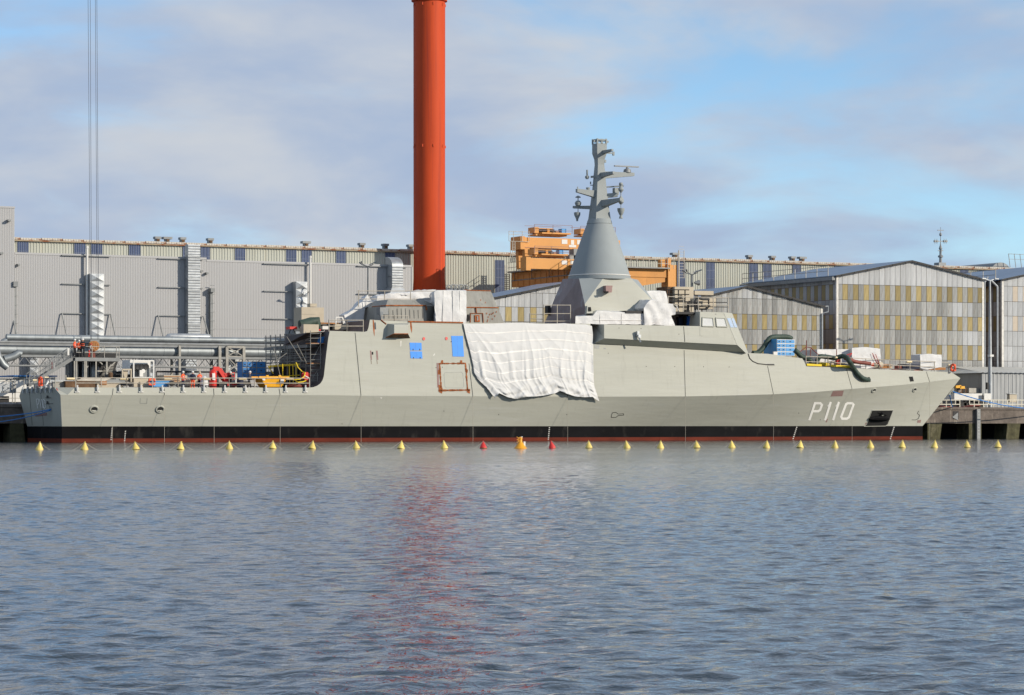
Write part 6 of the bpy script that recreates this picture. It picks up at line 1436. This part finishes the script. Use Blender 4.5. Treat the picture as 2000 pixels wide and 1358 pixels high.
MB().lathe(P(186, 728, 269)+V(0, 0, -.8), [(.3, 0), (.4, .2), (.4, 1.3), (.2, 1.6)], 12).build('white_bottle', m_galv, o, True)
o = MB()
for k in range(5): o.bar(P(228+k*7.5, 706, 268), P(228+k*7.5, 733, 268), .05)
o.bar(P(226, 706, 268), P(246, 707, 268), .05).bar(P(226, 720, 268), P(260, 720, 268), .05)
o = o.build('mesh_fence', m_galv); tag(o, 'pale wire fence panels on the quay behind the staircase', 'fence')
o = MB().box(P(300, 738, 272), P(420, 756, 273)).build('low_wall', m_beige); tag(o, 'low beige wall on the quay behind the deck workers', 'wall'); MB().tube([P(306, 726, 271), P(420, 727, 271)], .1, 6).build('cable_rail', m_blk, o)
MB().bar(P(306, 726, 271), P(306, 740, 271), .1).bar(P(345, 726, 271), P(345, 740, 271), .1).build('rail_post', m_blk, o)

# ---------------------------------------------------------------- bridge roof and foredeck gear
o = MB().box(P(1366, 599, 253), P(1385, 604.5, 254)).box(P(1363, 582, 253.4), P(1383, 600, 255)).build('air_unit', m_beige); tag(o, 'cream boxed air unit strapped up on the bridge roof', 'machine')
MB().tube([P(1358, 606, 252.8), P(1357, 590, 252.8), P(1361, 582, 252.8), P(1373, 585, 252.8), P(1385, 585, 252.8)], .12, 7).tube([P(1384, 587, 252.8), P(1384, 600, 252.8), P(1380, 604, 252.8), P(1362, 604, 252.8), P(1360, 590, 252.8)], .09, 6).build('black_duct', m_blk, o, True)
o = MB().box(P(1357, 568, 273), P(1376, 578, 275)).build('roof_box', m_beige); o.location = (0, 0, 0); tag(o, 'small cream box seen above the air unit', 'box'); MB().bar(P(1360, 578, 274), V(P(1360, 578, 274).x, 274, QZ), .3).bar(P(1373, 578, 274), V(P(1373, 578, 274).x, 274, QZ), .3).build('support', m_steel, o)
tw = thing('access_tower', 'cream box stair tower with scaffold tubes right of the mast', 'tower', P(1327, 640, 268))
q, q2 = P(1318, 560, 270), P(1337, 600, 272); MB().box((q.x, 270, QZ), (q2.x, 273, q.z)).build('shaft', m_beige, tw); MB().box((P(1308, 560, 270).x, 270.5, QZ), (q.x-.01, 273, q.z)).build('side_shaft', m_rustd, tw)
for y in (582, 585.5): MB().box(P(1308, y, 269.9), P(1338, y+2, 269.99)).build('floor_edge', m_blk, tw)
MB().box(P(1328.5, 577, 269.9), P(1332, 582, 269.99)).build('opening', m_blk, tw); m = MB()
for px in (1306, 1325, 1338): m.tube([P(px, 566, 269), V(P(px, 566, 269).x, 269, QZ)], .07, 5)
for y in (566, 575, 589, 600): m.tube([P(1302, y, 269), P(1346, y+.5, 269)], .055, 5)
m.build('scaffold_tubes', m_blk, tw)
o = MB()
for px in (1342, 1346): o.bar(P(px, 590, 252.2), P(px-1, 612, 252.2), .08)
for px, y0 in ((1338, 590), (1343, 589), (1350, 586)): o.tube([P(px, y0, 252.3), P(px, 609, 252.3)], .05, 5)
for y in (590, 599): o.tube([P(1312, y, 252.3), P(1420, y+1, 252.3)], .04, 5)
o.tube([P(1347, 588, 252.4), P(1343, 608, 252.4)], .12, 6); o = o.build('roof_scaffold', m_blk); tag(o, 'dark tubes and hoses standing on the aft edge of bridge roof', 'scaffold')
c = P(1361, 636, 253); o = MB().prism([P(1346, 617.5, 252.2), P(1366.5, 614.5, 252.2), P(1366, 637, 252.2), P(1345.5, 637, 252.2)], (0, 1.0, 0)).build('blue_board', m_tank); tag(o, 'bright blue box beside the bridge aft wall', 'box'); MB().bar(P(1346, 617, 252.15), P(1366, 614, 252.15), .07).build('rim', m_paint, o)
o = MB().prism([P(1326, 620, 253.4), P(1337, 616, 253.4), P(1339, 637, 253.4), P(1327, 637, 253.4)], (0, .5, 0)).build('blue_curtain', m_navy); tag(o, 'dark blue curtain hanging between the wraps and the blue box', 'curtain')
MB().bar(P(1341, 606, 252.9), P(1341, 637, 252.9), .5).build('bridge_post', m_blk, ship); m = MB()
m.tube([P(1320, 595, 251.8), P(1326, 608, 251.8)], .06, 5).tube([P(1314, 595, 251.8), P(1320, 595, 251.8)], .06, 5); o = m.build('white_bracket', m_paint); tag(o, 'thin white bracket poking from the wraps', 'bracket')
def hose(label, pts, Y, r, mt_, name='ventilation_hose', ribs=False):
    ys = Y if isinstance(Y, (list, tuple)) else [Y]*len(pts); cp = [P(x, y, yy) for (x, y), yy in zip(pts, ys)]; q = []
    for i in range(len(cp)-1):
        p0, p1, p2, p3 = cp[max(0, i-1)], cp[i], cp[i+1], cp[min(len(cp)-1, i+2)]
        for k in range(10):
            t = k/10; q.append(.5*((2*p1)+(p2-p0)*t+(2*p0-5*p1+4*p2-p3)*t*t+(3*p1-p0-3*p2+p3)*t**3))
    q.append(cp[-1]); rr = [r*(1+.07*(i % 2)) for i in range(len(q))]
    o = MB().tube(q, rr, 10).build(name, mt_, None, True); return tag(o, label, 'hose')
hose('dark green hose arching from the deck over the blue foredeck cabinet', [(1470, 690), (1480, 689), (1490, 680), (1500, 665), (1508, 659), (1524, 658), (1538, 658.5), (1546, 662)], 254.5, .26, m_hose)
hose('dark hose leaving the right side of the blue foredeck cabinet', [(1552, 684), (1558, 689), (1566, 697), (1578, 701), (1584, 706), (1586, 716)], 253.2, .26, m_hose)
hose('green hose rising then running flat along the foredeck railing', [(1595, 716), (1596, 706), (1601, 697), (1612, 697), (1625, 699), (1634, 700)], 253.4, .24, m_hose)
h_end = hit(1697, 742, .0)
hose('long green hose hanging over the bow side into a square opening', [(1634, 699), (1645, 696), (1654, 699), (1660, 708), (1667, 719), (1676, 731), (1686, 739.5), (1697, 742.5)], [252.6, 252.2, 251.6, 251.2, Tpt(1667, 719).y-.3, hit(1676, 731).y-.35, hit(1686, 739.5).y-.3, h_end.y+.1], .25, m_hose)
hose('ribbed red hose lying along the foredeck in front of the wraps', [(1650, 700), (1660, 703), (1672, 707), (1686, 709), (1700, 710.5)], 253.4, .2, m_hoser, 'red_hose')
for x0, x1, y0, y1, lb in ((1575, 1604, 714.3, 715.7, 'yellow edge protection strip left of the green hose'), (1623, 1664, 716.3, 719.0, 'yellow edge protection strip under the green hose')):
    q, q2 = Tpt(x0, y0), Tpt(x1, y1); o = MB().bar(q+V(0, -.03, .1), q2+V(0, -.03, .1), .16, .22).build('edge_strip', m_lime); tag(o, lb, 'strip')
    MB().bar(q+V(0, .1, -.02), q2+V(0, .1, -.02), .08, .06).build('backing', m_wood, o)
o = MB().tube([P(1600, 711, 254), P(1618, 713, 254)], .2, 8).build('yellow_float', m_lime, None, True); tag(o, 'yellow cylinder lying on the foredeck behind the strip', 'cylinder')
o = MB().box(P(1624, 706, 254.2), P(1634, 716, 255)).build('pump', m_beige); tag(o, 'cream pump box on the foredeck below the hoses', 'pump'); MB().cbox(P(1637, 705, 254.1), .5, .4, .6).build('red_cap', m_redp, o); MB().box(P(1644, 708, 254.3), P(1652, 716, 255)).build('grey_box', m_steel, o)
c = P(1712, 713, 254.6); o = MB().lathe((c.x-.5, c.y, c.z), [(0, 0), (.38, .01), (.42, .3), (.42, .9), (.3, 1.2), (0, 1.21)], 14, 'x').build('winch_drum', m_beige, None, True); tag(o, 'small cream drum winch beside the large foredeck wrap', 'winch'); MB().lathe((c.x-.9, c.y, c.z), [(0, 0), (.3, .01), (.36, .35)], 14, 'x').build('orange_cap', m_lbuoy, o, True)
o = MB().box(P(1720, 711, 254.6), P(1731, 720, 255.4)).build('rusty_crate', m_wood); tag(o, 'brown wooden crate right of the cream drum winch', 'crate'); MB().box(P(1731.4, 712, 254.7), P(1737, 720, 255.3)).build('side_crate', m_beige, o)
o = MB().box(P(1763, 711.5, 255.4), P(1785.5, 721, 256.4)).build('blue_locker', m_navy); tag(o, 'dark blue locker on the foredeck left of the small wrap', 'locker'); MB().box(P(1754, 713, 255.5), P(1762.6, 721, 256.2)).build('red_end', m_hoser, o)
o = MB().box(P(1810, 718, 256.1), P(1843, 723, 256.5)).build('timber_stack', m_wood); tag(o, 'timber baulks stacked below the small bow wrap', 'timber'); MB().bar(P(1742, 722, 255.6), P(1802, 724, 256.4), .1, .1).build('red_cable', m_hoser, o)
tr = thing('cable_tripods', 'thin red and black cable tripods rising behind the foredeck railing', 'tripods', P(1575, 716, 254)); m = MB()
for q in (((1575, 678), (1574, 716)), ((1575, 678), (1560, 689)), ((1584, 680), (1581, 712)), ((1584, 680), (1597, 692)), ((1597, 692), (1625, 700)), ((1575, 678), (1584, 679)), ((1575, 665), (1575, 680)), ((1634, 682), (1634, 719))): m.tube([P(*q[0], 254.2), P(*q[1], 254.2)], .05, 5)
m.build('legs', m_hoser, tr); MB().tube([P(1650, 695, 254), P(1664, 690, 254)], .04, 4).tube([P(1657, 698, 254), P(1664, 691, 254)], .04, 4).build('stay', m_redp, tr)
for px, y, Y in ((1636.5, 698.5, 252.4), (1776, 707, 254.8), (1857, 713.5, 256.2)): 
    c = P(px, y, Y); o = MB().tube([c-V(.32, 0, 0), c+V(.32, 0, 0)], .1, 8).build('tube_lamp', m_lampy, None, True); tag(o, {1636.5: 'small tube lamp on the green hose bend on the foredeck', 1776: 'small tube lamp above the blue foredeck locker', 1857: 'small tube lamp at the bow lifebuoy'}[px], 'lamp', 'tube lamps on the foredeck'); MB().cbox(c+V(0, .1, -.1), .7, .1, .07).build('lamp_bracket', m_galvd, o)
# ---------------------------------------------------------------- quay at the right
m = MB(); YR = QY+.35; qr = thing('quay_railing', 'cream tube railing panels along the quay edge at right', 'railing', P(1920, 795, YR))
xs0 = P(1828, 795, YR).x
def rpanel(l_, r_, y0=781.5, y1=790):
    q, q2 = P(l_, y0, YR), P(r_, y1, YR); n = max(2, round((r_-l_)/9)); mm = MB()
    for z_ in (q.z, q2.z): mm.bar((q.x, YR, z_), (q2.x, YR, z_), .09)
    for i in range(n+1):
        x = lerp(q.x, q2.x, i/n); mm.bar((x, YR, QZ if i % 2 else q2.z), (x, YR, q.z), .08)
    mm.build('railing_panel', m_gx, qr)
for l_, r_ in ((1822, 1848), (1848.5, 1874.5), (1893.5, 1929.5), (1931, 1967), (1968, 2004), (2005, 2041), (2042, 2080)): rpanel(l_, r_)
o = MB().box(P(1864, 768.5, 267), P(1898, 782, 269)).build('white_container', m_paint); tag(o, 'low white box container on the quay just right of the bow', 'container')
for k in range(3): MB().box(P(1864, 771+4*k, 266.96), P(1898, 771.6+4*k, 266.999)).build('panel_joint', m_galv, o)
o = MB().cbox(P(1928.5, 775.5, 266.5), .95, .1, .8).build('notice_board', m_paint); tag(o, 'square white notice board at the foot of the lamp pole', 'notice board'); MB().bar(P(1928.5, 779, 266.6), V(P(1928.5, 779, 266.6).x, 266.6, QZ), .1).build('post', m_galv, o)
o = MB().box(P(1972, 770, 266.5), P(1981, 786, 267)).build('cream_cabinet', m_beige); tag(o, 'narrow cream cabinet behind the quay railing at far right', 'cabinet'); MB().box(P(1971.6, 769, 266.4), P(1981.4, 770.4, 267.1)).build('cap', m_galv, o)
o = MB().box(P(1868, 758, 272), P(1892, 768, 274)).build('timber_pile', m_galvd); tag(o, 'pile of grey timber behind the white container', 'timber'); m = MB()
for k in range(4): MB().box(P(1867.5, 759+2.3*k, 271.9), P(1892.5, 759.8+2.3*k, 271.98)).build('plank', m_wood, o)
MB().bar(P(1866, 756, 271.6), P(1876, 755, 271.6), .3).bar(P(1874, 757, 271.6), P(1883, 757, 271.6), .3).build('yellow_jaw', m_skip, o); m = MB()
for px in (1870.5, 1883.5, 1891): m.bar(P(px, 757, 271.8), V(P(px, 757, 271.8).x, 271.8, QZ), .14)
m.build('support', m_blk, o)
o = MB().box(P(1898.5, 768, 269.5), P(1915, 783, 271)).build('glass_shelter', m_steel); tag(o, 'small grey shelter between white container and low shed', 'shelter'); MB().box(P(1899.5, 769, 269.45), P(1913, 781, 269.49)).build('glazing', m_glass, o)
MB().lathe(P(1911, 784, 268.8), [(0, 0), (1.0, .01), (1.0, .5), (0, .51)], 18, 'y').build('cable_drum', m_blk, o, True)
hose('rusty red pipe lying along the quay behind the railing', [(1835, 795), (1850, 796), (1875, 797), (1890, 795), (1905, 793), (1914, 791)], 266, .15, m_hoser, 'red_pipe')
o = MB()
for k in range(5): o.box(P(1875+8*k, 785+k % 2*2, 267.5), P(1881+8*k, 796, 268.2))
o = o.build('quay_clutter', m_blk); tag(o, 'dark low equipment boxes behind the quay railing', 'boxes')
MB().bar(P(1882, 794, 266.5), P(1896, 794, 266.5), .1).build('pipe_frame', m_gx, o)
# bollard and bow mooring
o = MB().prism([P(1862, 757, 256.6), P(1852, 771, 256.9), P(1857, 772, 257.6), P(1864, 762, 257.4)], (0, .6, 0)).build('bow_fairlead', m_hull, ship)
def sag(label, a, b_, s_, r, mt_, name='mooring_rope'):
    pts = [a.lerp(b_, i/18)+V(0, 0, -4*s_*(i/18)*(1-i/18)) for i in range(19)]; o = MB().tube(pts, r, 6).build(name, mt_, None, True); return tag(o, label, 'rope', 'mooring ropes')
sag('blue mooring rope running from the bow across the quay railing to the right', P(1861, 765, 257), P(2120, 797, 265.2), .9, .06, m_rope)
sag('short blue mooring rope dropping from the bow to the quay', P(1855, 772, 257.2), P(1861, 797, 265), .2, .06, m_rope)
e = hit(101, 799.5, .05)
sag('upper blue mooring rope leading left from the transom', e, P(-160, 806, 266), .6, .055, m_rope); sag('lower pale blue mooring rope leading left from the transom', e+V(-.05, .1, -.1), P(-160, 814, 266), .9, .045, m_rope)
# ---------------------------------------------------------------- buoys on the boom line
by = [(77, 878.8), (165, 878.8), (265.5, 878.6), (352.5, 878.6), (448, 877.5), (532.5, 877), (609.5, 877), (696, 876.8), (783, 876.7), (868, 876.6), (944, 876.3), (1016.5, 876.2), (1078.5, 876), (1150, 875.8), (1224.5, 875.7), (1290, 875.7), (1361, 875.6), (1429.5, 875.4), (1497, 875.3), (1562.5, 875.2), (1630.5, 875), (1700.5, 875), (1762, 874.9), (1825, 874.8), (1889, 874.7), (1949, 874.6)]
ords = 'first second third fourth fifth sixth seventh eighth ninth tenth'.split()
def make_buoy(mt_):
    t = thing('buoy', '', 'buoy', (0, 0, 0), 'cone buoys of the floating line')
    MB().lathe((0, 0, 0), [(.20, -.10), (.255, -.06), (.26, .03), (.24, .10), (.17, .24), (.10, .38), (.065, .45), (.05, .48), (0, .50)], 20).build('float', mt_, t, True)
    MB().lathe((0, 0, 0), [(.2615, -.05), (.267, -.02), (.264, .014)], 20).build('waterline_band', m_sludge, t, True)
    MB().torus((0, 0, .52), .04, .014, 'y', 12, 5).build('eye', mt_, t, True)
    return t
pry, prr = make_buoy(m_by), make_buoy(m_br); used = set(); pos = []; ny = 0
for i, (x, y) in enumerate(by):
    p = PZ(x, y, 0); pos.append(p)
    if i == 11: continue
    red = i in (10, 12); src = prr if red else pry
    if src.name not in used: used.add(src.name); o = src; o.location = p
    else: o = dup(src, p)
    if red: o['label'] = 'red cone buoy floating just left of the tall amber buoy' if i == 10 else 'red cone buoy floating just right of the tall amber buoy'
    else:
        left = i < 11; k = i if left else len(by)-1-i
        o['label'] = 'small yellow cone buoy, %s from the %s end of the floating line' % (ords[k] if k < 10 else {10: 'eleventh', 11: 'twelfth', 12: 'thirteenth'}[k], 'left' if left else 'right')
    o.rotation_euler = (random.uniform(-.14, .14), random.uniform(-.2, .2), random.uniform(0, 3))
p = pos[11]; t = thing('marker_buoy', 'tall amber marker buoy with crossed topmark between two red buoys', 'buoy', p)
MB().lathe(p, [(.3, -.1), (.46, -.04), (.46, .02), (.40, .06), (.16, .40), (.13, .44), (.12, .66), (.15, .68), (.13, .76), (.05, .80), (0, .81)], 20).build('body', m_byo, t, True)
MB().lathe(p+V(.08, -.05, .78), [(.07, 0), (.06, .04), (0, .06)], 10).build('lantern', m_paint, t, True)
for zz in (.50, .68):
    MB().bar(p+V(-.30, -.02, zz+.12), p+V(-.05, -.04, zz), .09, .03).bar(p+V(-.30, -.02, zz-.08), p+V(-.05, -.04, zz+.04), .09, .03).build('topmark', m_byo, t)
MB().cbox(p+V(.27, -.06, .33), .13, .1, .3).build('white_plate', m_paint, t)
fl_ = thing('boom_line', 'thin pale rope sagging between the floating cone buoys', 'rope', pos[0])
for a, b_ in zip(pos, pos[1:]):
    d_ = (b_-a); 
    MB().tube([a+V(0, 0, .5), a+d_*.12+V(0, 0, .22), a+d_*.22+V(0, 0, .02), a+d_*.3+V(0, 0, -.06)], .008, 4).build('line', m_ropew, fl_); MB().tube([b_+V(0, 0, .5), b_-d_*.12+V(0, 0, .22), b_-d_*.22+V(0, 0, .02), b_-d_*.3+V(0, 0, -.06)], .008, 4).build('line', m_ropew, fl_)
bpy.data.objects['boom_line']['group'] = 'floating line'
